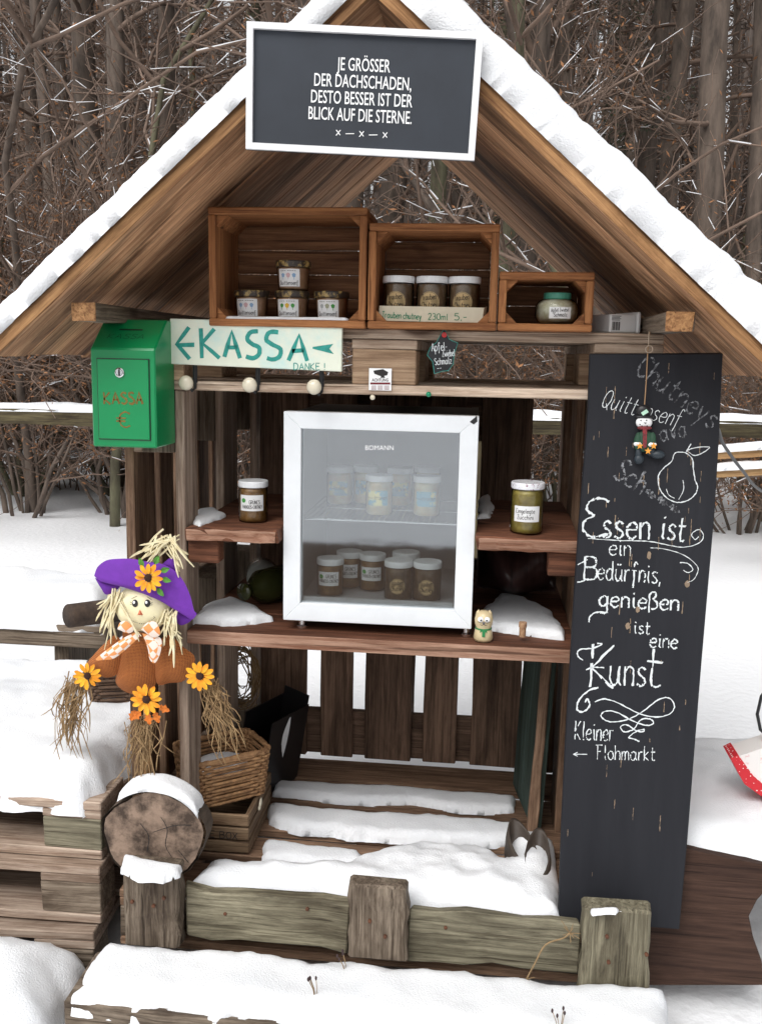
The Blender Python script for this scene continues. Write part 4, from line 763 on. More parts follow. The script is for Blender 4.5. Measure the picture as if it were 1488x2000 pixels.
def weave(name, c1, c2, scale=350):
    m = mat(name, c1, .9); n = m.node_tree.nodes; l = m.node_tree.links; tc = n.new('ShaderNodeTexCoord'); b = n['Principled BSDF']; outs = []
    for ax in ('X', 'Z'):
        w_ = n.new('ShaderNodeTexWave'); w_.bands_direction = ax; w_.inputs['Scale'].default_value = scale/6.28; w_.inputs['Distortion'].default_value = 1.5; w_.inputs['Detail Scale'].default_value = 3; l.new(tc.outputs['Object'], w_.inputs[0]); outs.append(w_.outputs['Fac'])
    mm = n.new('ShaderNodeMath'); mm.operation = 'MAXIMUM'; l.new(outs[0], mm.inputs[0]); l.new(outs[1], mm.inputs[1])
    r = n.new('ShaderNodeValToRGB'); r.color_ramp.elements[0].position = .45; r.color_ramp.elements[1].position = .85; r.color_ramp.elements[0].color = (*c2, 1); r.color_ramp.elements[1].color = (*c1, 1); l.new(mm.outputs[0], r.inputs[0]); l.new(r.outputs[0], b.inputs['Base Color'])
    bp_ = n.new('ShaderNodeBump'); bp_.inputs['Strength'].default_value = .6; bp_.inputs['Distance'].default_value = .002; l.new(mm.outputs[0], bp_.inputs['Height']); l.new(bp_.outputs[0], b.inputs['Normal']); return m
BURL = weave('burlap_orange', (.46, .15, .035), (.13, .035, .008), 620)
for nm, poly, Y, bu in (('dress', [(560, 760), (545, 900), (515, 1060), (510, 1130), (560, 1185), (640, 1215), (720, 1200), (800, 1140), (810, 960), (770, 780)], -.045, .03), ('sleeve', [(500, 780), (420, 850), (345, 930), (300, 1000), (360, 1060), (450, 1092), (540, 1040), (560, 850)], -.05, .022), ('sleeve', [(800, 850), (790, 1000), (812, 1140), (900, 1130), (1010, 1110), (1085, 955), (1000, 870), (890, 780)], -.05, .024)):
    mb = MB(); pillow(mb, [q4(*p) for p in poly], Y, bu); mb.build(nm, BURL, sc, smooth=True)
HEADC = P(279, 1187, -.075); SKIN = mat('doll_cloth', (.83, .76, .5), .9, var=.06, scale=200, bump=.1)
mb = MB(); ell(mb, HEADC, (.064, .036, .055), 24); mb.build('head', SKIN, sc, smooth=True)
def hd(px, py, off=.0008):
    d = ray(px, py); o_ = CAM-HEADC; A = Vector((d.x/.064, d.y/.036, d.z/.055)); B = Vector((o_.x/.064, o_.y/.036, o_.z/.055)); a = A.dot(A); b_ = A.dot(B); disc = b_*b_-a*(B.dot(B)-1)
    t = (-b_-math.sqrt(max(disc, 0)))/a; p = CAM+d*t; return p-d.normalized()*off
mb = MB()
for X in (648, 738): mb.add([hd(*q4(X+22*math.cos(a), 552+28*math.sin(a))) for a in [k*.45 for k in range(14)]], [tuple(range(14))])
mouth = [(595, 640), (620, 672), (660, 693), (710, 700), (755, 685), (790, 655)]; mm_ = cr([q4(*p) for p in mouth], 6)
for i in range(0, len(mm_)-2, 2): ribbon(mb, mm_[i:i+2], .9, hd)
for a_, b_ in (((622, 518), (662, 500)), ((735, 503), (770, 528)), ((612, 540), (625, 550)), ((612, 560), (625, 560)), ((760, 555), (775, 545)), ((760, 565), (776, 562)), ((590, 632), (600, 650)), ((784, 645), (795, 660))): ribbon(mb, [q4(*a_), q4(*b_)], .8, hd)
mb.build('face_paint', INK, sc)
mb = MB()
for X in (640, 730): mb.add([hd(*q4(X+9*math.cos(a), 545+11*math.sin(a)), .0016) for a in [k*.7 for k in range(9)]], [tuple(range(9))])
mb.build('eye_glints', WHITE, sc)
mb = MB(); a_ = hd(*q4(684, 595), -.001); b_ = hd(*q4(664, 637), -.001); c_ = hd(*q4(708, 638), -.001); t_ = hd(*q4(686, 625), .008); mb.add([a_, b_, c_, t_], [(0, 1, 3), (1, 2, 3), (2, 0, 3)]); mb.build('nose', mat('nose_orange', (.6, .16, .08), .8), sc)
PUR = mat('felt_purple', (.16, .03, .38), .85, var=.2, scale=30, bump=.15); PURD = mat('felt_purple_under', (.12, .02, .3), .85)
hb = [(352, 352), (375, 290), (440, 240), (530, 228), (620, 228), (720, 245), (830, 262), (930, 310), (1000, 390), (1050, 500), (1075, 600), (1095, 630), (1060, 670), (1010, 640), (920, 590), (830, 535), (700, 480), (560, 435), (460, 410), (395, 390)]
mb = MB(); pillow(mb, [q4(*p) for p in hb], -.098, .02, 4); h_ = mb.build('hat_brim', PUR, sc, smooth=True)
for pl_ in (((355, 365), (400, 440), (445, 490), (540, 430), (450, 405)), ((930, 600), (940, 670), (985, 712), (1060, 670), (1010, 630)), ((840, 270), (930, 210), (945, 320))): mb = MB(); pillow(mb, [q4(*p) for p in pl_], -.085, .006, 3); mb.build('hat_fold', PURD, sc, smooth=True)
STRAW = mat('straw_pale', (.78, .72, .5), .8, col2=(.62, .52, .3), scale=60); RAF = mat('raffia_brown', (.36, .24, .12), .9, col2=(.2, .12, .055), scale=50)
def blades(mb, n_, a, b, sa_, sb2, Y, r, curl=.01, dy=.012):
    for _ in range(n_):
        p = P(a[0]+random.gauss(0, sa_[0]), a[1]+random.gauss(0, sa_[1]), Y+random.uniform(-dy, dy)); q = P(b[0]+random.gauss(0, sb2[0]), b[1]+random.gauss(0, sb2[1]), Y+random.uniform(-dy, dy)-.004)
        m1 = p.lerp(q, .35)+Vector((random.uniform(-curl, curl), random.uniform(-curl, .3*curl), random.uniform(-curl, curl)*.4)); m2 = p.lerp(q, .7)+Vector((random.uniform(-curl, curl), random.uniform(-curl, .3*curl), 0))
        mb.tube(cr([tuple(p), tuple(m1), tuple(m2), tuple(q)], 2), [r*random.uniform(.6, 1.2)]*6+[r*.4], 4)
mb = MB(); blades(mb, 22, q4(880, 90), q4(720, 215), (14, 8), (14, 8), -.09, .0026, .004); blades(mb, 14, q4(890, 80), q4(985, 280), (6, 8), (10, 14), -.092, .0026, .004); mb.build('straw_tuft', STRAW, sc)
mb = MB(); blades(mb, 16, q4(510, 470), q4(460, 740), (6, 6), (9, 14), -.092, .0026, .004); blades(mb, 7, q4(500, 480), q4(380, 600), (5, 5), (9, 14), -.09, .002, .006); blades(mb, 18, q4(900, 620), q4(880, 830), (9, 8), (18, 22), -.098, .0026, .005); blades(mb, 5, q4(900, 640), q4(985, 780), (5, 5), (8, 12), -.095, .002, .005); blades(mb, 3, q4(545, 560), q4(690, 810), (2, 4), (4, 6), -.122, .0022, .003); mb.build('straw_hair', STRAW, sc)
BOWM = mat('plaid_ribbon', (.78, .66, .58), .85); _n = BOWM.node_tree.nodes; _l = BOWM.node_tree.links; _tc = _n.new('ShaderNodeTexCoord'); _mp = _n.new('ShaderNodeMapping'); _mp.inputs['Rotation'].default_value = (0, .7, 0); _ck = _n.new('ShaderNodeTexChecker'); _ck.inputs['Scale'].default_value = 55; _ck.inputs[1].default_value = (.8, .68, .6, 1); _ck.inputs[2].default_value = (.75, .3, .1, 1)
_l.new(_tc.outputs['Object'], _mp.inputs[0]); _l.new(_mp.outputs[0], _ck.inputs[0]); _l.new(_ck.outputs[0], _n['Principled BSDF'].inputs['Base Color'])
mb = MB()
for poly, Y in (([(520, 740), (540, 690), (590, 685), (640, 740), (600, 770)], -.112), ([(690, 740), (740, 690), (800, 690), (832, 770), (780, 800)], -.112), ([(640, 765), (540, 820), (365, 955), (430, 962), (500, 950), (590, 880), (680, 790)], -.106), ([(700, 770), (830, 800), (835, 900), (795, 985), (755, 960), (740, 880)], -.106)): pillow(mb, [q4(*p) for p in poly], Y, .005, 3)
mb.build('bow', BOWM, sc, smooth=True)
PET = mat('petal_yellow', (.85, .48, .02), .7, col2=(.8, .25, .01), scale=45); CORE = mat('flower_core', (.035, .012, .006), .95, bump=.5, scale=300)
def flower(px, py, r, Y, tilt=0.):
    c = P(px, py, Y); rr_ = r*(Y-CAM.y)/1850; fl = MB()
    for k in range(12):
        a = 2*math.pi*k/12+random.uniform(-.06, .06); rad = Vector((math.cos(a), 0, math.sin(a))); tn = Vector((-math.sin(a), 0, math.cos(a))); L = rr_*random.uniform(.92, 1.05); lift = random.uniform(-.002, .003)+(k % 2)*.0015
        row = [(.25, .05), (.5, .15), (.75, .17), (.93, .1), (1, .02)]
        vs = []
        for f, w_ in row:
            for s in (-1, 0, 1): vs.append(c+rad*(L*f)+tn*(w_*L*s)+Vector((0, -.004-lift-.004*math.sin(f*2.6)+(.0015 if s == 0 else 0)+tilt*f*L*math.cos(a), 0)))
        fl.add(vs, [(i*3+j, i*3+j+1, i*3+j+4, i*3+j+3) for i in range(4) for j in range(2)])
    o_ = fl.build('sunflower', PET, sc, smooth=True); m2_ = MB(); ell(m2_, c+Vector((0, -.007, 0)), (rr_*.27, .006, rr_*.27), 14); m2_.build('core', CORE, o_, smooth=True)
def leaf(mb, cx, cy, ang_, L, Y, wf=.28, spikes=False):
    c = P(cx, cy, Y); k = (Y-CAM.y)/1850; d = Vector((math.cos(ang_), 0, math.sin(ang_))); t = Vector((-d.z, 0, d.x)); row = [(0, .06), (.2, .7), (.35, .5 if spikes else .95), (.5, 1.), (.7, .45 if spikes else .75), (.85, .45), (1, .02)]
    vs = [c+d*(L*k*f)+t*(w_*wf*L*k*s)+Vector((0, -.002*math.sin(3*f)+(.002 if s == 0 else 0), 0)) for f, w_ in row for s in (-1, 0, 1)]; mb.add(vs, [(i*3+j, i*3+j+1, i*3+j+4, i*3+j+3) for i in range(6) for j in range(2)])
mb = MB()
for X, Y_, a in ((730, 270, 2.0), (810, 250, 1.1), (850, 300, .35), (860, 350, -.25), (830, 420, -.9)): leaf(mb, *q4(X-20, Y_+20), a, 22, -.124)
mb.build('green_leaves', mat('leaf_green', (.1, .3, .04), .7, var=.3, scale=50), sc)
mb = MB()
for X, Y_, a in ((650, 1330, -2.0), (740, 1350, -1.4), (820, 1300, -.35), (690, 1340, -2.4), (790, 1340, -1.2)): leaf(mb, *q4(X, Y_), a, 26, -.088, .4, True)
mb.build('orange_leaves', mat('leaf_orange', (.75, .2, .02), .7, var=.3, scale=50), sc)
for X, Y_, r, Y, tl in ((752, 362, 32, -.128, 0), (312, 1072, 29, -.08, .35), (1125, 1072, 32, -.085, 0), (738, 1242, 34, -.095, .1)): flower(*q4(X, Y_), r, Y, tl)
mb = MB(); blades(mb, 70, q4(225, 1110), q4(190, 1490), (12, 8), (24, 34), -.055, .0013, .02, .015); blades(mb, 70, q4(1190, 1150), q4(1300, 1460), (9, 8), (20, 34), -.055, .0014, .018, .015); blades(mb, 60, q4(720, 1400), q4(690, 1700), (16, 8), (22, 42), -.06, .0013, .016, .015); mb.build('raffia', RAF, sc)
mb = MB(); mb.tube([P(288, 1380, -.05), P(287, 1470, -.047), P(288, 1562, -.045)], .0085, 10); mb.build('stick', W_NEW, sc)
# ------------------------------------------------------------------ log slice, front rail, step
BARK = mat('bark', (.12, .085, .06), .95, col2=(.035, .025, .018), scale=40, bump=1., stretch=(1, .3, 1)); ENDG = mat('log_end', (.27, .19, .14), .85, col2=(.05, .032, .022), scale=24, bump=.6, bscale=110, thr=(.36, .62))
lc = P(300, 1632, -.112); lg = thing('log', (lc.x, -.06, lc.z-.12), 'thick round log end with snow on top before the left post', 'log'); N = 40; mb = MB(); vs = []
rad_ = [.113*(1+.05*math.sin(2*a+1)+.03*math.sin(5*a)+random.uniform(-.015, .015)) for a in [2*math.pi*k/N for k in range(N)]]
for y in (-.112, -.09, -.055): vs += [(lc.x+rad_[k]*1.06*math.cos(2*math.pi*k/N), y, lc.z+rad_[k]*math.sin(2*math.pi*k/N)) for k in range(N)]
mb.add(vs, [(i*N+k, i*N+(k+1) % N, (i+1)*N+(k+1) % N, (i+1)*N+k) for i in range(2) for k in range(N)]); mb.build('bark', BARK, lg, smooth=True)
mb = MB(); mb.add([(lc.x, -.1145, lc.z)]+[(lc.x+rad_[k]*f*1.04*math.cos(2*math.pi*k/N), -.1145+.002*(f > .9), lc.z+rad_[k]*f*math.sin(2*math.pi*k/N)) for f in (.5, .97) for k in range(N)], [(0, 1+k, 1+(k+1) % N) for k in range(N)]+[(1+k, 1+N+k, 1+N+(k+1) % N, 1+(k+1) % N) for k in range(N)]); eg_ = mb.build('end_grain', ENDG, lg)
for pts_ in (((.02, .05), (.035, .02), (.03, -.02), (.045, -.05)), ((-.03, .03), (-.01, .0), (-.015, -.04)), ((.0, .01), (.05, .03), (.09, .035)), ((.06, -.03), (.085, -.06))):
    mb = MB(); ribbon(mb, cr(list(pts_), 4), .0016, lambda u, v: Vector((lc.x+u, -.1152, lc.z+v)), .5); mb.build('crack', INK, eg_)
zlog = lambda X_, Y_: lc.z+.113*1.02*np.sqrt(np.clip(1-((X_-lc.x)/.125)**2, .02, 1))
snow('log_snow', [(lc.x-.085, -.12), (lc.x+.112, -.12), (lc.x+.108, -.05), (lc.x-.08, -.05)], 0, .02, rim=.02, res=.005, seed=12, rag=.006, zfun=zlog, label='snow cap on the round log end')
rl = thing('pallet_rail', (.03, -.16, .12), 'low mossy rail of three upright blocks and planks before the stand', 'rail'); yf, yk = -.195, -.145
for px, pt, pb, wd, m_ in ((294, 1690, 1836, .125, W_OLD), (738, 1733, 1862, .132, W_OLD), (1208, 1775, 1945, .145, W_MOSS)):
    a_ = P(px, pt, yf); b_ = P(px, pb, yf); plank('block', (a_.x, (yf+yk)/2, b_.z-.02), (a_.x, (yf+yk)/2, a_.z), (1, 0, 0), wd, yk-yf, m_, rl, jit=.004, bev=.006)
for x0_, x1_ in ((-.42, -.037), (.1, .477)):
    a_ = P(520, 1738, -.14).z if x0_ < 0 else P(1000, 1782, -.14).z; b_ = P(520, 1832, -.14).z if x0_ < 0 else P(1000, 1880, -.14).z
    plank('rail_plank', (x0_, -.145, (a_+b_)/2), (x1_, -.145, (a_+b_)/2-.004), (0, 0, 1), a_-b_, .03, W_MOSS, rl, jit=.005, bev=.004)
RUST = mat('rusty_iron', (.12, .045, .02), .8, var=.4, scale=80)
for px, py, yy in ((258, 1762, yf-.0045), (300, 1770, yf-.0045), (320, 1755, yf-.0045), (1185, 1830, yf-.006), (1188, 1880, yf-.006), (1262, 1865, yf-.006), (440, 1785, -.1615), (600, 1776, -.1615), (870, 1812, -.1615), (722, 1800, yf-.0045), (752, 1830, yf-.0045)):
    mb = MB(); mb.lathe([(.0042, -.004), (.0042, .001), (.001, .002)], 10, M=Matrix.Translation(P(px, py, yy)) @ My); mb.build('nail_head', RUST, rl)
snow('rail_snow', gpoly([(236, 1705), (245, 1680), (300, 1690), (360, 1698), (355, 1715), (320, 1728), (270, 1722)], .31), P(294, 1690, yf).z-.002, .02, rim=.025, res=.005, seed=14, label='snow lying on the left rail block')
snow('rail_snow', gpoly([(1152, 1775), (1190, 1768), (1220, 1772), (1205, 1784), (1160, 1782)], .3), P(1208, 1775, yf).z-.002, .008, rim=.012, res=.004, seed=15, label='little snow lying on the right rail block')
sp2 = plank('step_beam', (-.615, -.29, .045), (.64, -.29, .045), (0, 1, 0), .19, .1, W_OLD, None, jit=.006, bev=.006); tag(sp2, 'old dark timber step under deep snow before the rail', 'step')
snow('step_snow', [(-.605, -.38), (.65, -.385), (.66, -.2), (.3, -.19), (-.6, -.19)], .094, .04, rim=.05, res=.009, seed=16, rag=.02, amp=.3, drop=.03, freq=7, label='deep snow covering the timber step')
# snow on the base of the stand
zb_ = Z0+.001
snow('floor_snow', gpoly([(535, 1530), (760, 1542), (1005, 1562), (1008, 1590), (900, 1588), (800, 1572), (700, 1572), (530, 1556)], zb_), zb_-.001, .022, rim=.025, res=.007, seed=21, rag=.006, label='narrow snow strip on the stand floor by the back wall')
snow('floor_snow', gpoly([(525, 1580), (700, 1596), (830, 1600), (1010, 1618), (1012, 1655), (800, 1650), (690, 1640), (560, 1626), (520, 1612)], zb_), zb_-.001, .03, rim=.03, res=.007, seed=22, label='snow strip across the middle of the stand floor')
snow('floor_snow', gpoly([(520, 1645), (700, 1665), (720, 1690), (640, 1697), (505, 1682)], zb_), zb_-.001, .02, rim=.03, res=.007, seed=23, label='short snow strip beside the grey box')
snow('floor_snow', [(-.43, -.115), (-.41, .0), (-.36, .015), (-.29, .02), (-.26, .02), (-.18, .02), (-.08, .03), (-.02, .09), (.08, .17), (.25, .17), (.31, .12), (.35, .25), (.45, .24), (.45, -.02), (.44, -.115), (.1, -.118), (-.2, -.118)], zb_-.001, .075, rim=.09, res=.009, seed=24, amp=.4, label='deep snow drift along the front of the stand floor')
# ------------------------------------------------------------------ things under the lower shelf
cz = Z0+.002; c0 = G(487, 1668, cz); zt_ = P(487, 1590, c0.y).z
bxw = thing('wooden_box', (c0.x-.1, c0.y+.13, cz), 'greyish slatted wooden box with stencilled letters under the wicker basket', 'box'); bw_, bd_ = .21, .25; xr = c0.x; xl = xr-bw_; y0_ = c0.y; y1_ = y0_+bd_; H = zt_-cz; sh_ = (H-.012)/3
for k in range(3):
    zc = cz+.002+sh_*(k+.5)+.004*k
    fr_ = plank('front_slat', (xl, y0_, zc), (xr, y0_, zc), (0, 0, 1), sh_-.001, .011, W_BOX, bxw, jit=.0008)
    plank('back_slat', (xl, y1_, zc), (xr, y1_, zc), (0, 0, 1), sh_-.001, .011, W_BOX, bxw, jit=.0008)
    for x in (xl+.006, xr-.006): plank('side_slat', (x, y0_+.006, zc), (x, y1_-.006, zc), (0, 0, 1), sh_-.001, .011, W_BOX, bxw, jit=.0008)
    if k == 1: mb = MB(); write(mb, 'E BOX', xl+.11, zc-.012, xr-.03, zc-.014, .018, .0022, lambda u, v: Vector((u, y0_-.0066, v)), .2, block=True); mb.build('lettering', INK, fr_)
plank('bottom_board', (xl, (y0_+y1_)/2, cz+.006), (xr, (y0_+y1_)/2, cz+.006), (0, 1, 0), bd_-.014, .01, W_BOX, bxw)
mb = MB(); p = Vector((xr+.006, y0_+.1, cz+H*.83)); ell(mb, p, (.004, .016, .008), M=Matrix.Rotation(.7, 4, 'X')); ell(mb, p+Vector((0, -.012, -.008)), (.004, .009, .007)); mb.build('handle', CREAM, bxw, smooth=True)
WICK = mat('wicker', (.46, .26, .12), .7, col2=(.2, .1, .045), scale=60)
def basket(name, c, lx, ly, h, rotz, taper, label, m_=WICK, rows=13, wv=None):
    t = thing(name, c, label, 'basket'); R = Matrix.Translation(c) @ Matrix.Rotation(rotz, 4, 'Z'); n_ = 64; st_c = 32
    def pt(a, f, off=0.):
        s = 1-taper*(1-f); cx_, sx_ = math.cos(a), math.sin(a); e_ = .26; return R @ Vector((math.copysign(abs(cx_)**e_, cx_)*(lx/2*s+off), math.copysign(abs(sx_)**e_, sx_)*(ly/2*s+off), h*f))
    mb = MB()
    for r in range(rows):
        f = (r+.5)/rows; ph = (r % 2)*math.pi
        mb.tube([pt(2*math.pi*k/(n_*2), f, .0028*math.cos(st_c*2*math.pi*k/(n_*2)/2*1+ph)) for k in range(n_*2+1)], h/rows*.46, 5, cap=False)
    bd = mb.build('woven_wall', m_, t, smooth=True); mb = MB()
    for k in range(st_c): mb.tube([pt(2*math.pi*(k+.5)/st_c, 0), pt(2*math.pi*(k+.5)/st_c, 1.0)], .0022, 5)
    mb.build('stakes', m_, t); mb = MB(); mb.tube([pt(2*math.pi*k/n_, 1.0) for k in range(n_+1)], .0065, 6, cap=False); mb.tube([pt(2*math.pi*k/n_, 1.03, .004*math.sin(k*1.9)) for k in range(n_+1)], .004, 6, cap=False); mb.build('rim', m_, t, smooth=True)
    mb = MB(); vs = [R @ Vector((0, 0, .006))]+[pt(2*math.pi*k/n_, .02) for k in range(n_)]; mb.add(vs, [(0, 1+k, 1+(k+1) % n_) for k in range(n_)]); mb.build('base', m_, t)
    return t
bc = (xr-.1, y0_+.105, zt_+.004)
basket('wicker_basket', bc, .215, .16, .125, math.radians(38), .12, 'brown wicker basket with snow inside on top of the grey box')
snow('basket_snow', [(bc[0]+.075*math.cos(a), bc[1]+.07*math.sin(a)) for a in [k*.52 for k in range(12)]], bc[2]+.075, .02, rim=.05, res=.007, seed=31, rag=.004, label='snow heaped inside the wicker basket')
# black magazine file with paper
mf = thing('file_box', (-.27, .42, Z0), 'black open file box holding a white paper, behind the wicker basket', 'file box'); M = Matrix.Translation((P(520, 1500, .5).x, .5, Z0+.003)) @ Matrix.Rotation(math.radians(-24), 4, 'Z') @ Matrix.Rotation(math.radians(10), 4, 'Y') @ Matrix.Diagonal((.8, .7, .92, 1)); BP = mat('black_card', (.012, .011, .012), .35)
for nm, lo_, hi_ in (('side_panel', (-.06, -.13, 0), (-.056, .13, .27)), ('side_panel', (.056, -.13, 0), (.06, .13, .27)), ('back_panel', (-.0555, .126, 0), (.0555, .13, .3)), ('front_panel', (-.0555, -.13, 0), (.0555, -.126, .19)), ('base_panel', (-.0555, -.1255, 0), (.0555, .1255, .004))): mb = MB(); mb.box(lo_, hi_, M=M); mb.build(nm, BP, mf)
mb = MB(); vs = []
for i in range(9):
    u = i/8; vs += [M @ Vector((.02+.03*math.sin(u*2.2), -.115+.01*u, .03+.23*u-.03*max(0, u-.7)*3)), M @ Vector((.045+.02*math.sin(u*2.2), -.02+.02*u, .03+.23*u))]
mb.add(vs, [(2*i, 2*i+1, 2*i+3, 2*i+2) for i in range(8)]); tag(mb.build('paper_sheet', PAPER, None), 'curled white paper sheet standing in the black file box', 'paper')
# twig wreath behind the left wall
tw = MB(); wc = P(474, 1320, .55)
for k in range(40):
    a0 = random.uniform(0, 6.28); R_ = random.uniform(.05, .085); o_ = Vector((random.gauss(0, .012), random.gauss(0, .02), random.gauss(0, .012))); tw.tube([wc+o_+Vector((R_*.62*math.cos(a0+i*.4), .02*math.sin(i+k), R_*1.15*math.sin(a0+i*.4))) for i in range(9)], .0018, 4)
tag(tw.build('twig_wreath', RAF, None), 'ball of dry woven twigs behind the black file box', 'twigs')
# weathered teal panel and shoes
TEAL = woodm('wood_teal_paint', (.11, .17, .15), (.05, .07, .055), .5); a_ = P(1072, 1276, .2); b_ = G(1032, 1636, Z0+.004)
ax_ = (a_-b_); tp = thing('teal_panel', tuple(b_), 'narrow weathered teal painted panel leaning inside the stand on the right', 'panel')
plank('panel', b_+Vector((.0, .17, 0)), Vector((a_.x, b_.y+.21, a_.z)), (-.13, 1, 0), .34, .02, TEAL, tp); plank('edge_batten', b_+Vector((.006, -.012, 0)), Vector((a_.x+.006, b_.y+.03, a_.z)), (1, 0, 0), .026, .02, W_SIDE, tp)
LEA = mat('shoe_leather', (.06, .045, .035), .6, var=.3, scale=40)
for px, py, rz, lb_ in ((1016, 1662, .35, 'worn brown shoe half buried in snow, left of the pair by the teal panel'), (1046, 1682, -.1, 'worn brown shoe half buried in snow, right of the pair by the teal panel')):
    c_ = G(px, py, Z0+.03); M = Matrix.Translation((c_.x, c_.y-.04, Z0+.004)) @ Matrix.Rotation(rz, 4, 'Z'); mb = MB(); vs = []; n_ = 18; prof = [(0., 0, 0), (1, 0, 0), (1.05, .02, .1), (1., .055, .6), (.86, .075, 1), (.78, .07, 1), (.7, .02, .5), (0, .018, .4)]
    for s, z_, hl in prof:
        for k in range(n_):
            a = 2*math.pi*k/n_; yy = math.sin(a); vs.append(M @ Vector((s*.034*math.cos(a)*(1-.12*yy), s*.1*yy*(.9 if yy < 0 else .75), z_*(1+.5*max(0, yy)*hl*.8-.35*max(0, -yy)))))
    mb.add(vs, [(i*n_+k, i*n_+(k+1) % n_, (i+1)*n_+(k+1) % n_, (i+1)*n_+k) for i in range(len(prof)-1) for k in range(n_)]); tag(mb.build('shoe', LEA, None, smooth=True), lb_, 'shoe', 'pair of shoes in the stand')
# ------------------------------------------------------------------ left: pallet stack, log bench, basket
def stack_pallet(x1, yf_, z, label, rot=0.):
    t = thing('pallet', (x1-.6, yf_+.4, z), label, 'pallet', 'stacked pallets left of the stand'); M = Matrix.Translation((x1, yf_, z)) @ Matrix.Rotation(rot, 4, 'Z') @ Matrix.Translation((-1.2, 0, 0)); pallet(t, 'stringers', M, W_GREY, W_GREY, W_MOSS if z > .2 else W_OLD)
stack_pallet(-.64, -.1, .262, 'uppermost pallet of the snowy stack with a mossy corner block'); stack_pallet(-.635, -.13, .115, 'middle pallet of the snowy stack beside the stand', .02); stack_pallet(-.64, -.16, -.035, 'lowest pallet of the snowy stack, half buried in the snow bank', .06)
snow('pallet_snow', [(-1.84, -.1), (-.68, -.1), (-.645, -.05), (-.645, .7), (-1.84, .7)], .405, .085, rim=.07, res=.014, seed=41, rag=.025, amp=.25, drop=.035, freq=6, label='deep snow on the uppermost pallet of the stack')
snow('pallet_snow', [(-1.9, -.52), (-.8, -.5), (-.64, -.42), (-.625, -.2), (-.66, -.15), (-1.9, -.15)], -.01, .16, rim=.16, res=.014, seed=42, rag=.02, amp=.3, drop=.12, freq=6, label='bank of snow heaped against the foot of the pallet stack')
BRKD = mat('bark_dark', (.07, .045, .03), .9, col2=(.025, .016, .012), scale=25, bump=.8)
a_ = P(135, 1203, .62); mb = MB(); mb.tube([a_, a_+Vector((.2, .3, -.03)), a_+Vector((.45, .75, -.07))], [.037, .04, .042], 16); lb2 = mb.build('fallen_log', BRKD, None, smooth=True); tag(lb2, 'dark sawn log end poking out behind the scarecrow', 'log')
bn = thing('snowy_bench', (-2, .95, 0), 'rough plank bench under a thick loaf of snow left of the stand', 'bench'); zb2 = P(50, 1225, .85).z
for y in (.86, 1.05): plank('seat_plank', (-3.2, y, zb2), (-.98, y, zb2), (0, 1, 0), .17, .075, W_OLD, bn)
for x in (-1.15, -2.6): plank('leg', (x, .95, -.05), (x, .95, zb2-.02), (0, 1, 0), .28, .05, W_OLD, bn)
snow('bench_snow', [(-3.2, .77), (-.99, .77), (-.98, 1.14), (-3.2, 1.14)], zb2+.036, .12, rim=.1, res=.02, seed=43, rag=.02, amp=.2, drop=.02, freq=5, label='thick loaf of snow on the rough plank bench')
zc_ = .47; bq = G(208, 1385, zc_)
basket('round_basket', (bq.x, bq.y+.07, zc_), .15, .15, .1, .3, .25, 'dark brown wicker basket behind the scarecrow on the snowy pallets', mat('wicker_dark', (.13, .075, .045), .8, var=.5, scale=60), 10)
mb = MB(); ell(mb, (bq.x, bq.y+.07, zc_+.1), (.072, .072, .045)); tag(mb.build('cloth_bundle', mat('cloth_red_pattern', (.45, .3, .26), .9, col2=(.16, .03, .035), scale=90, thr=(.45, .55)), None, smooth=True), 'red patterned cloth bundle in the dark wicker basket', 'cloth')
# ------------------------------------------------------------------ right: brown trough with scalloped end, paper bag, sprigs
tr = thing('plank_trough', (.8, .1, 0), 'dark brown wooden trough with scalloped end and snow on top', 'trough'); yt = -.06
pts = [P(*p, yt) for p in ((1200, 1640), (1296, 1648), (1400, 1672), (1500, 1692), (1500, 1735), (1478, 1758), (1462, 1790), (1470, 1830), (1488, 1880), (1490, 1925), (1200, 1925))]
pl = [(p.x, p.z) for p in pts]; mb = MB(); mb.prism(pl, yt, yt+.03); mb.build('front_panel', W_PLANTER, tr, bevel=.002)
mb = MB(); mb.prism(pl, yt+.62, yt+.65); mb.build('back_panel', W_PLANTER, tr)
x0_, x1_, zt2 = pts[0].x+.01, pts[3].x, pts[2].z-.035
for k, y in enumerate((.055, .175, .295, .415, .53)): plank('top_board', (x0_, y, zt2), (x1_+.3, y, zt2), (0, 1, 0), .114, .022, W_PLANTER, tr)
snow('trough_snow', [(x0_, -.045), (x1_+.3, -.045), (x1_+.3, .59), (x0_, .59)], zt2+.01, .075, rim=.08, res=.014, seed=51, rag=.02, amp=.25, drop=.01, freq=6, label='deep snow on the brown trough')
bg_ = thing('paper_bag', tuple(P(1470, 1550, .12)), 'white and red polka dot paper bag lying on the snow of the trough', 'bag'); DOTM = mat('bag_red_dots', (.6, .02, .03), .6); _n = DOTM.node_tree.nodes; _l = DOTM.node_tree.links
_tc = _n.new('ShaderNodeTexCoord'); _v = _n.new('ShaderNodeTexVoronoi'); _v.inputs['Scale'].default_value = 110; _v.inputs['Randomness'].default_value = .15; _r = _n.new('ShaderNodeValToRGB'); _r.color_ramp.interpolation = 'CONSTANT'; _r.color_ramp.elements[0].color = (.8, .78, .76, 1); _r.color_ramp.elements[1].color = (.55, .015, .025, 1); _r.color_ramp.elements[1].position = .3; _l.new(_tc.outputs['Object'], _v.inputs[0]); _l.new(_v.outputs['Distance'], _r.inputs[0]); _l.new(_r.outputs[0], _n['Principled BSDF'].inputs['Base Color'])
yb_ = .12
def bagp(poly, y): return [(P(px, py, yb_).x, P(px, py, yb_).z) for px, py in poly]
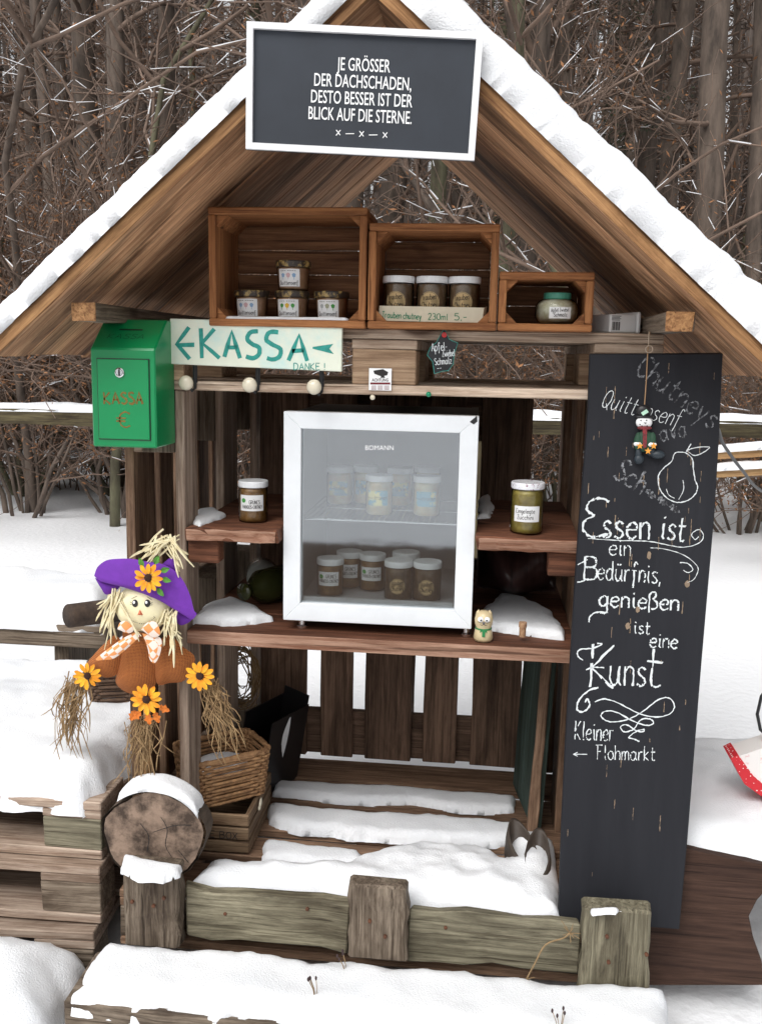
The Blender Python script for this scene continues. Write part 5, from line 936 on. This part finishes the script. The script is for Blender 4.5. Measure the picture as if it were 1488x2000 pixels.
mb = MB(); mb.prism(bagp([(1438, 1478), (1530, 1448), (1600, 1540), (1520, 1575), (1480, 1540)], 0), yb_, yb_+.07); mb.build('bag_side', mat('bag_white', (.75, .72, .7), .5, col2=(.6, .12, .12), scale=26, thr=(.3, .42)), bg_)
mb = MB(); mb.prism(bagp([(1425, 1480), (1440, 1473), (1470, 1515), (1530, 1565), (1540, 1590), (1488, 1556), (1452, 1530)], 0), yb_-.004, yb_+.07); mb.build('bag_edge', DOTM, bg_)
mb = MB(); mb.tube([P(1500, 1440, .15), P(1484, 1425, .15), P(1478, 1395, .15), P(1486, 1360, .15), P(1505, 1335, .15)], .004, 8); tag(mb.build('bag_handle', BLACK, bg_))
TWG = mat('dry_stem', (.3, .2, .1), .9, var=.4, scale=60); SEED = mat('seed_head', (.05, .03, .03), .9)
for i, (px, py, hpx, lb_) in enumerate(((676, 1900, 55, 'dry plant sprig sticking out of the step snow before the middle block'), (617, 1950, 60, 'dry plant sprig in the step snow left of the middle block'), (1090, 2020, 70, 'dry plant sprig in the step snow before the right block'), (150, 1860, -1, 'dry plant stem at the foot of the pallet stack'))):
    b_ = G(px, py, .12) if hpx > 0 else G(px, py, .02); t = thing('dry_sprig', tuple(b_), lb_, 'plant'); h = .05 if hpx > 0 else .05; mb = MB(); tips = []
    for k in range(4):
        e = b_+Vector((random.uniform(-.02, .02), random.uniform(-.01, .01), h*random.uniform(.7, 1.1))); mb.tube([b_-Vector((0, 0, .01)), b_.lerp(e, .5)+Vector((.002, 0, 0)), e], .0009, 4); tips.append(e)
    mb.build('stem', TWG, t); mb = MB()
    for e in tips: ell(mb, e, (.0025, .0025, .005), 6)
    mb.build('seed_head', SEED, t)
mb = MB(); q = [P(1028, 1912, -.21), P(1045, 1880, -.215), P(1065, 1845, -.21), P(1100, 1832, -.205), P(1112, 1822, -.2)]; mb.tube(cr([tuple(p) for p in q], 4), .0018, 5)
for _ in range(14): e = q[-1]+Vector((random.gauss(0, .012), random.gauss(0, .006), random.gauss(0, .014))); mb.tube([q[-1], e], .0008, 4)
for _ in range(5): mb.tube([q[0], q[0]+Vector((random.gauss(0, .012), 0, random.uniform(-.03, .02)))], .0008, 4)
tag(mb.build('dry_stalk', TWG, None), 'bent dry plant stalk leaning on the right rail plank', 'plant')
# ------------------------------------------------------------------ fence, garden table, fresh planks
def fx(x): return 4.25-.035*x
fe = thing('rail_fence', (0, 4.2, 0), 'old mossy post and rail fence with snow on the rail behind the stand', 'fence')
for x0_, x1_ in ((-7, -4.6), (-4.6, -2.2), (-2.2, .2), (.2, 2.6), (2.6, 5)):
    za, zb3 = .955+.012*x0_+.05, .955+.012*x1_+.05
    plank('rail', (x0_, fx(x0_), za), (x1_, fx(x1_), zb3), (0, 0, 1), .105, .06, W_FENCE, fe, jit=.006)
    plank('post', (x1_, fx(x1_)+.08, -.1), (x1_, fx(x1_)+.08, zb3+.12), (1, 0, 0), .11, .09, W_FENCE, fe)
    snow('rail_snow', [(x0_, fx(x0_)-.035), (x1_, fx(x1_)-.035), (x1_, fx(x1_)+.035), (x0_, fx(x0_)+.035)], 0, .055, rim=.04, res=.03, seed=int(60+x0_), rag=.006, amp=.3, freq=4, zfun=lambda X_, Y_, a=za, b=zb3, u=x0_, w_=x1_: a+.05+(b-a)*(X_-u)/(w_-u), drop=.01, label='ridge of snow lying on the fence rail')
gt = thing('garden_table', (-4.1, 7.7, 0), 'low dark wooden table under snow at the edge of the wood', 'table')
plank('table_top', (-4.75, 7.6, .3), (-3.45, 7.6, .3), (0, 1, 0), .6, .05, W_OLD, gt)
for x in (-4.6, -3.6): plank('leg', (x, 7.6, -.1), (x, 7.6, .27), (0, 1, 0), .5, .07, W_OLD, gt)
snow('table_snow', [(-4.78, 7.3), (-3.42, 7.3), (-3.42, 7.9), (-4.78, 7.9)], .325, .09, rim=.08, res=.03, seed=71, rag=.02, freq=4, label='snow lying on the low table by the wood')
for k, (py, lb_) in enumerate(((886, 'upper pale fresh plank with snow beside the chalkboard'), (922, 'lower pale fresh plank with snow beside the chalkboard'))):
    a_ = P(1385, py+4, 4.8); b_ = P(1640, py-12, 4.6); o_ = plank('fresh_plank', a_, b_, (0, 0, 1), .055, .05, W_NEW, None); tag(o_, lb_, 'plank')
    snow('plank_snow', [(a_.x, a_.y-.05), (b_.x, b_.y-.05), (b_.x, b_.y+.05), (a_.x, a_.y+.05)], 0, .05, rim=.04, res=.025, seed=73+k, rag=.006, freq=4, zfun=lambda X_, Y_, a=a_, b=b_: a.z+.027+(b.z-a.z)*(X_-a.x)/(b.x-a.x), label='snow lying on the fresh planks')
for x in (2.95,): plank('plank_post', (x, 4.72, -.1), (x, 4.78, .95), (1, 0, 0), .06, .06, W_NEW, None); tag(bpy.data.objects[-1] if False else COL.objects[-1], 'pale post carrying the fresh planks beside the fence', 'post')
# ------------------------------------------------------------------ trees and shrubs
BK1 = mat('trunk_grey_brown', (.155, .118, .094), .95, col2=(.055, .042, .034), scale=9, bump=.9, stretch=(1, 1, .25)); BK2 = mat('trunk_green_grey', (.13, .125, .075), .95, col2=(.055, .045, .03), scale=9, bump=.6, stretch=(1, 1, .3))
TWB = mat('twig_brown', (.21, .145, .11), .95, var=.5, scale=3); LEAFB = mat('beech_leaf_brown', (.34, .165, .075), .9, col2=(.18, .08, .035), scale=2.5); EVG = mat('evergreen', (.035, .05, .02), .9, col2=(.012, .02, .008), scale=3)
def branch(lst, p, d, L, r, lvl, rnd, maxl, kids, up=.12):
    n_ = 6 if lvl < 2 else 4; pts = [p.copy()]; dd = d.normalized(); q = p.copy()
    for i in range(n_):
        dd = (dd+Vector((rnd.gauss(0, .21), rnd.gauss(0, .21), rnd.gauss(0, .17)+up*.2))).normalized(); q = q+dd*(L/n_); pts.append(q.copy())
    lst.append((pts, r, lvl))
    if lvl >= maxl: return
    for k in range(kids[lvl]):
        f = rnd.uniform(.2, 1); i = min(int(f*n_), n_-1); b = pts[i].lerp(pts[i+1], f*n_-i); ax = (pts[i+1]-pts[i]).normalized(); o_ = Vector((rnd.gauss(0, 1), rnd.gauss(0, 1), rnd.gauss(0, .6))); o_ = (o_-ax*o_.dot(ax)).normalized()
        branch(lst, b, (ax*rnd.uniform(.4, .9)+o_*rnd.uniform(.5, .9)), L*rnd.uniform(.35, .65), r*rnd.uniform(.35, .55), lvl+1, rnd, maxl, kids, up)
def meshes(lst, leaves, rnd, snowy=.5, leafm=None, lsize=.035):
    tr_, br, sn, lf = MB(), MB(), MB(), MB()
    for pts, r, lvl in lst:
        n_ = len(pts); rr_ = [max(.003, r*(1-.55*i/(n_-1))) for i in range(n_)]
        (tr_ if lvl == 0 else br).tube(pts, rr_, 8 if lvl == 0 else (5 if lvl == 1 else 3), cap=False)
        if lvl >= 1:
            for i in range(n_-1):
                dz = abs((pts[i+1]-pts[i]).normalized().z)
                if dz < .75 and rnd.random() < snowy: w_ = max(min(rr_[i], .012), .005); sn.tube([pts[i]+Vector((0, 0, rr_[i]*.8)), pts[i].lerp(pts[i+1], rnd.uniform(.5, 1))+Vector((0, 0, rr_[i]*.75))], [w_*.8, w_*.55], 4)
        if lvl >= 2 and leaves:
            for _ in range(leaves):
                p = pts[rnd.randrange(n_)]+Vector((rnd.gauss(0, .04), rnd.gauss(0, .04), rnd.gauss(-.02, .04))); a = Vector((rnd.gauss(0, 1), rnd.gauss(0, 1), rnd.gauss(0, 1))).normalized(); b = a.orthogonal().normalized(); s = lsize*rnd.uniform(.6, 1.2)
                lf.add([p, p+a*s+b*s*.35, p+a*s*2, p+a*s-b*s*.35], [(0, 1, 2, 3)])
    return tr_, br, sn, lf
def make_tree(name, loc, lst, bark, label, cat, group, leaves=0, seed=0, snowy=.38, lsize=.035, leafm=None):
    rnd = random.Random(seed); t = thing(name, loc, label, cat, group); a, b, c, d = meshes(lst, leaves, rnd, snowy, lsize=lsize); L = Vector(loc)
    for nm, m_, mt in (('trunk', a, bark), ('crown', b, TWB), ('branch_snow', c, SNOW), ('leaves', d, leafm or LEAFB)):
        if m_.f:
            me = bpy.data.meshes.new(nm); me.from_pydata(m_.v, [], m_.f); me.materials.append(mt); me.polygons.foreach_set('use_smooth', [nm != 'leaves']*len(me.polygons)); o_ = bpy.data.objects.new(nm, me); COL.objects.link(o_); o_.parent = t
            if nm in ('branch_snow', 'leaves'): o_['kind'] = 'stuff'
    return t
def copy_tree(o, loc, rz, s, label):
    c = o.copy(); COL.objects.link(c); c.location = loc; c.rotation_euler = (0, 0, rz); c.scale = s; c['label'] = label
    for ch in list(o.children):
        k = ch.copy(); COL.objects.link(k); k.parent = c
    return c
def tall(seed, r, H=13, lean=.02):
    rnd = random.Random(seed); lst = []; pts = [Vector((0, 0, -.3))]
    for i in range(9): pts.append(pts[-1]+Vector((rnd.gauss(0, .07)+lean, rnd.gauss(0, .07), H/9)))
    lst.append((pts, r, 0))
    for k in range(25):
        f = rnd.uniform(.09, .98); i = min(int(f*9), 8); p = pts[i].lerp(pts[i+1], f*9-i); a = rnd.uniform(0, 6.28)
        branch(lst, p, Vector((math.cos(a), math.sin(a), rnd.uniform(.0, .8))), rnd.uniform(.8, 2.6)*(1.2-.5*f), r*rnd.uniform(.12, .3), 1, rnd, 3, (0, 5, 3), .25)
    return lst
def shrub(seed, H, n_=11, spread=.35, kids=(7, 5, 3), r=.02):
    rnd = random.Random(seed); lst = []
    for k in range(n_):
        a = rnd.uniform(0, 6.28); p = Vector((.18*math.cos(a)*rnd.random(), .18*math.sin(a)*rnd.random(), -.15)); branch(lst, p, Vector((spread*math.cos(a), spread*math.sin(a), 1)), H*rnd.uniform(.65, 1.05), r*rnd.uniform(.6, 1.4), 0, rnd, 2, kids, .3)
    return lst
rnd = random.Random(11)
protos = [make_tree('forest_tree', (-40-4*i, 40, -30), tall(100+i, (.1, .15, .2, .12, .17)[i], 14), BK1 if i != 3 else BK2, 'bare tree', 'tree', 'bare trees of the wood', leaves=(1, 1, 2, 3, 1)[i], seed=i, snowy=.09) for i in range(5)]
spots = []; used = [0]*5
tries = 0
while len(spots) < 84 and tries < 4000:
    tries += 1; Yv = 9.5+22*rnd.random()**1.2; half = (Yv+2.1)*.6; x = -.105*(Yv+2.1)+.22+rnd.uniform(-half, half)
    if all((x-a)**2+(Yv-b)**2 > (.55+.02*Yv)**2 for a, b in spots): spots.append((x, Yv))
KIND = ('slender', 'straight', 'thick', 'greenish', 'forked')
for i, (x, Yv) in enumerate(sorted(spots, key=lambda s: s[1])):
    k = i % 5; z = float(gz(x, Yv)); side = 'left of the stand' if x < -.25*(Yv+2)*.5-.6 else ('right of the stand' if x > .6 else 'behind the stand'); dep = 'at the edge of the wood' if Yv < 13 else ('deeper in the wood' if Yv < 20 else 'far back in the wood')
    lb_ = '%s bare tree %s, %s' % (KIND[k], dep, side); s = rnd.uniform(.85, 1.25); sc_ = (s*rnd.uniform(.8, 1.2), s*rnd.uniform(.8, 1.2), s)
    if not used[k]: used[k] = 1; o_ = protos[k]; o_.location = (x, Yv, z); o_.rotation_euler = (0, 0, rnd.uniform(0, 6.28)); o_.scale = sc_; o_['label'] = lb_
    else: copy_tree(protos[k], (x, Yv, z), rnd.uniform(0, 6.28), sc_, lb_)
# shrubs of the hedge behind the fence
shp = [make_tree('hedge_shrub', (-40, 50+4*i, -30), shrub(200+i, (2.9, 2.6, 3.1, 2.3)[i], kids=((9, 6, 3), (8, 6, 3), (9, 5, 3), (8, 6, 3))[i]), BK1 if i % 2 else BK2, 'shrub', 'shrub', 'twiggy shrubs of the hedge', leaves=(8, 4, 7, 4)[i], seed=20+i, snowy=.07, lsize=.022) for i in range(4)]
us = [0]*4; row = [(-6.9, 7.2), (-6.2, 6.4), (-5.6, 7.6), (-5.0, 6.2), (-4.5, 7.2), (-3.9, 6.0), (-3.5, 7.4), (-3.0, 6.2), (-2.5, 7.0), (-2.0, 5.9), (-1.6, 7.5), (-.9, 6.6), (-.3, 7.8), (.4, 6.7), (1.0, 7.6), (1.5, 6.2), (2.0, 7.4), (2.5, 6.4), (3.0, 7.2), (3.5, 6.2), (4.1, 7.0)]
for i, (x, y) in enumerate(row):
    k = i % 4; lf_ = ('with many brown leaves', 'with few leaves', 'tall with brown leaves', 'low and twiggy')[k]; side = 'left of the stand' if x < -1.7 else ('right of the stand' if x > .9 else 'behind the stand'); lb_ = 'brown hedge shrub %s behind the fence, %s' % (lf_, side)
    s = rnd.uniform(.85, 1.15)*(1.0 if x < -1.7 else .72); sc_ = (s*1.1, s*1.1, s)
    if not us[k]: us[k] = 1; o_ = shp[k]; o_.location = (x, y, float(gz(x, y))); o_.scale = sc_; o_['label'] = lb_
    else: copy_tree(shp[k], (x, y, float(gz(x, y))), rnd.uniform(0, 6.28), sc_, lb_)
# near saplings with snow-laden branches
def sapling(seed, H, r, kids=(9, 5, 3)):
    rn = random.Random(seed); lst = []; branch(lst, Vector((0, 0, -.2)), Vector((rn.uniform(-.15, .15), 0, 1)), H, r, 0, rn, 3, kids, .3); return lst
for i, (px, Yv, H, r, lb_) in enumerate(((215, 5.6, 4.6, .05, 'slim green barked sapling with snowy branches left of the roof'), (60, 6.2, 5., .045, 'slim sapling with snowy branches far left of the roof'), (400, 6.6, 5.4, .05, 'leaning young tree with snowy boughs close by the left roof slope'), (1180, 6.0, 5., .05, 'young tree with snowy boughs right of the roof'), (1400, 5.4, 4.6, .045, 'slim snowy young tree above the chalkboard'), (1020, 7.5, 6, .06, 'young tree behind the right roof slope'))):
    x = P(px, 700, Yv).x; make_tree('young_tree', (x, Yv, float(gz(x, Yv))), sapling(300+i, H, r), BK2 if i % 2 == 0 else BK1, lb_, 'tree', 'young trees before the wood', leaves=2 if i in (0, 3) else 1, seed=40+i, snowy=.38, lsize=.025)
x = P(1075, 200, 12).x; make_tree('evergreen_tree', (x, 12, float(gz(x, 12))), tall(160, .1, 7), BK1, 'dark green leafy evergreen behind the right roof slope', 'tree', None, leaves=9, seed=60, snowy=.2, leafm=EVG, lsize=.03)
# the far wood: one mass nobody could count
rn = random.Random(5); fw = MB()
for k in range(620):
    Yv = rn.uniform(26, 62); half = (Yv+2)*.72; x = -.105*Yv+rn.uniform(-half, half); z = float(gz(x, Yv)); r = rn.uniform(.07, .22); H = rn.uniform(10, 17); p = Vector((x, Yv, z-.3)); q = p+Vector((rn.gauss(0, .35), rn.gauss(0, .3), H)); fw.tube([p, p.lerp(q, .5)+Vector((rn.gauss(0, .12), 0, 0)), q], [r, r*.75, r*.3], 5, cap=False)
    for j in range(22):
        b = p.lerp(q, rn.uniform(.12, 1)); a = rn.uniform(0, 6.28); L = rn.uniform(.8, 2.6); m_ = b+Vector((math.cos(a), math.sin(a), rn.uniform(0, .9)))*L*.5; e = m_+Vector((math.cos(a)+rn.gauss(0, .5), math.sin(a), rn.uniform(-.1, 1)))*L*.5; fw.tube([b, m_, e], [.03, .02, .008], 3, cap=False)
me = bpy.data.meshes.new('far_wood'); me.from_pydata(fw.v, [], fw.f); me.materials.append(mat('far_trunks_hazed', (.18, .145, .125), .95, var=.5, scale=.8)); o_ = bpy.data.objects.new('far_wood', me); COL.objects.link(o_); tag(o_, 'dense far wood of bare trunks and branches on the slope', 'wood', kind='stuff')  # trunk colour paler than the near trees: distance haze put into the colour
# undergrowth: low tangle of thin brown twigs at the wood's edge
ug = MB()
for k in range(3300):
    Yv = rn.uniform(7.5, 15); half = (Yv+2)*.6; x = -.105*Yv+rn.uniform(-half, half); z = float(gz(x, Yv)); p = Vector((x, Yv, z)); e = p+Vector((rn.gauss(0, .5), rn.gauss(0, .3), rn.uniform(.4, 2.6))); ug.tube([p, p.lerp(e, .5)+Vector((rn.gauss(0, .12), 0, rn.gauss(0, .1))), e], [.008, .006, .003], 3, cap=False)
me = bpy.data.meshes.new('undergrowth'); me.from_pydata(ug.v, [], ug.f); me.materials.append(TWB); o_ = bpy.data.objects.new('undergrowth', me); COL.objects.link(o_); tag(o_, 'tangle of thin brown twigs along the edge of the wood', 'undergrowth', kind='stuff')
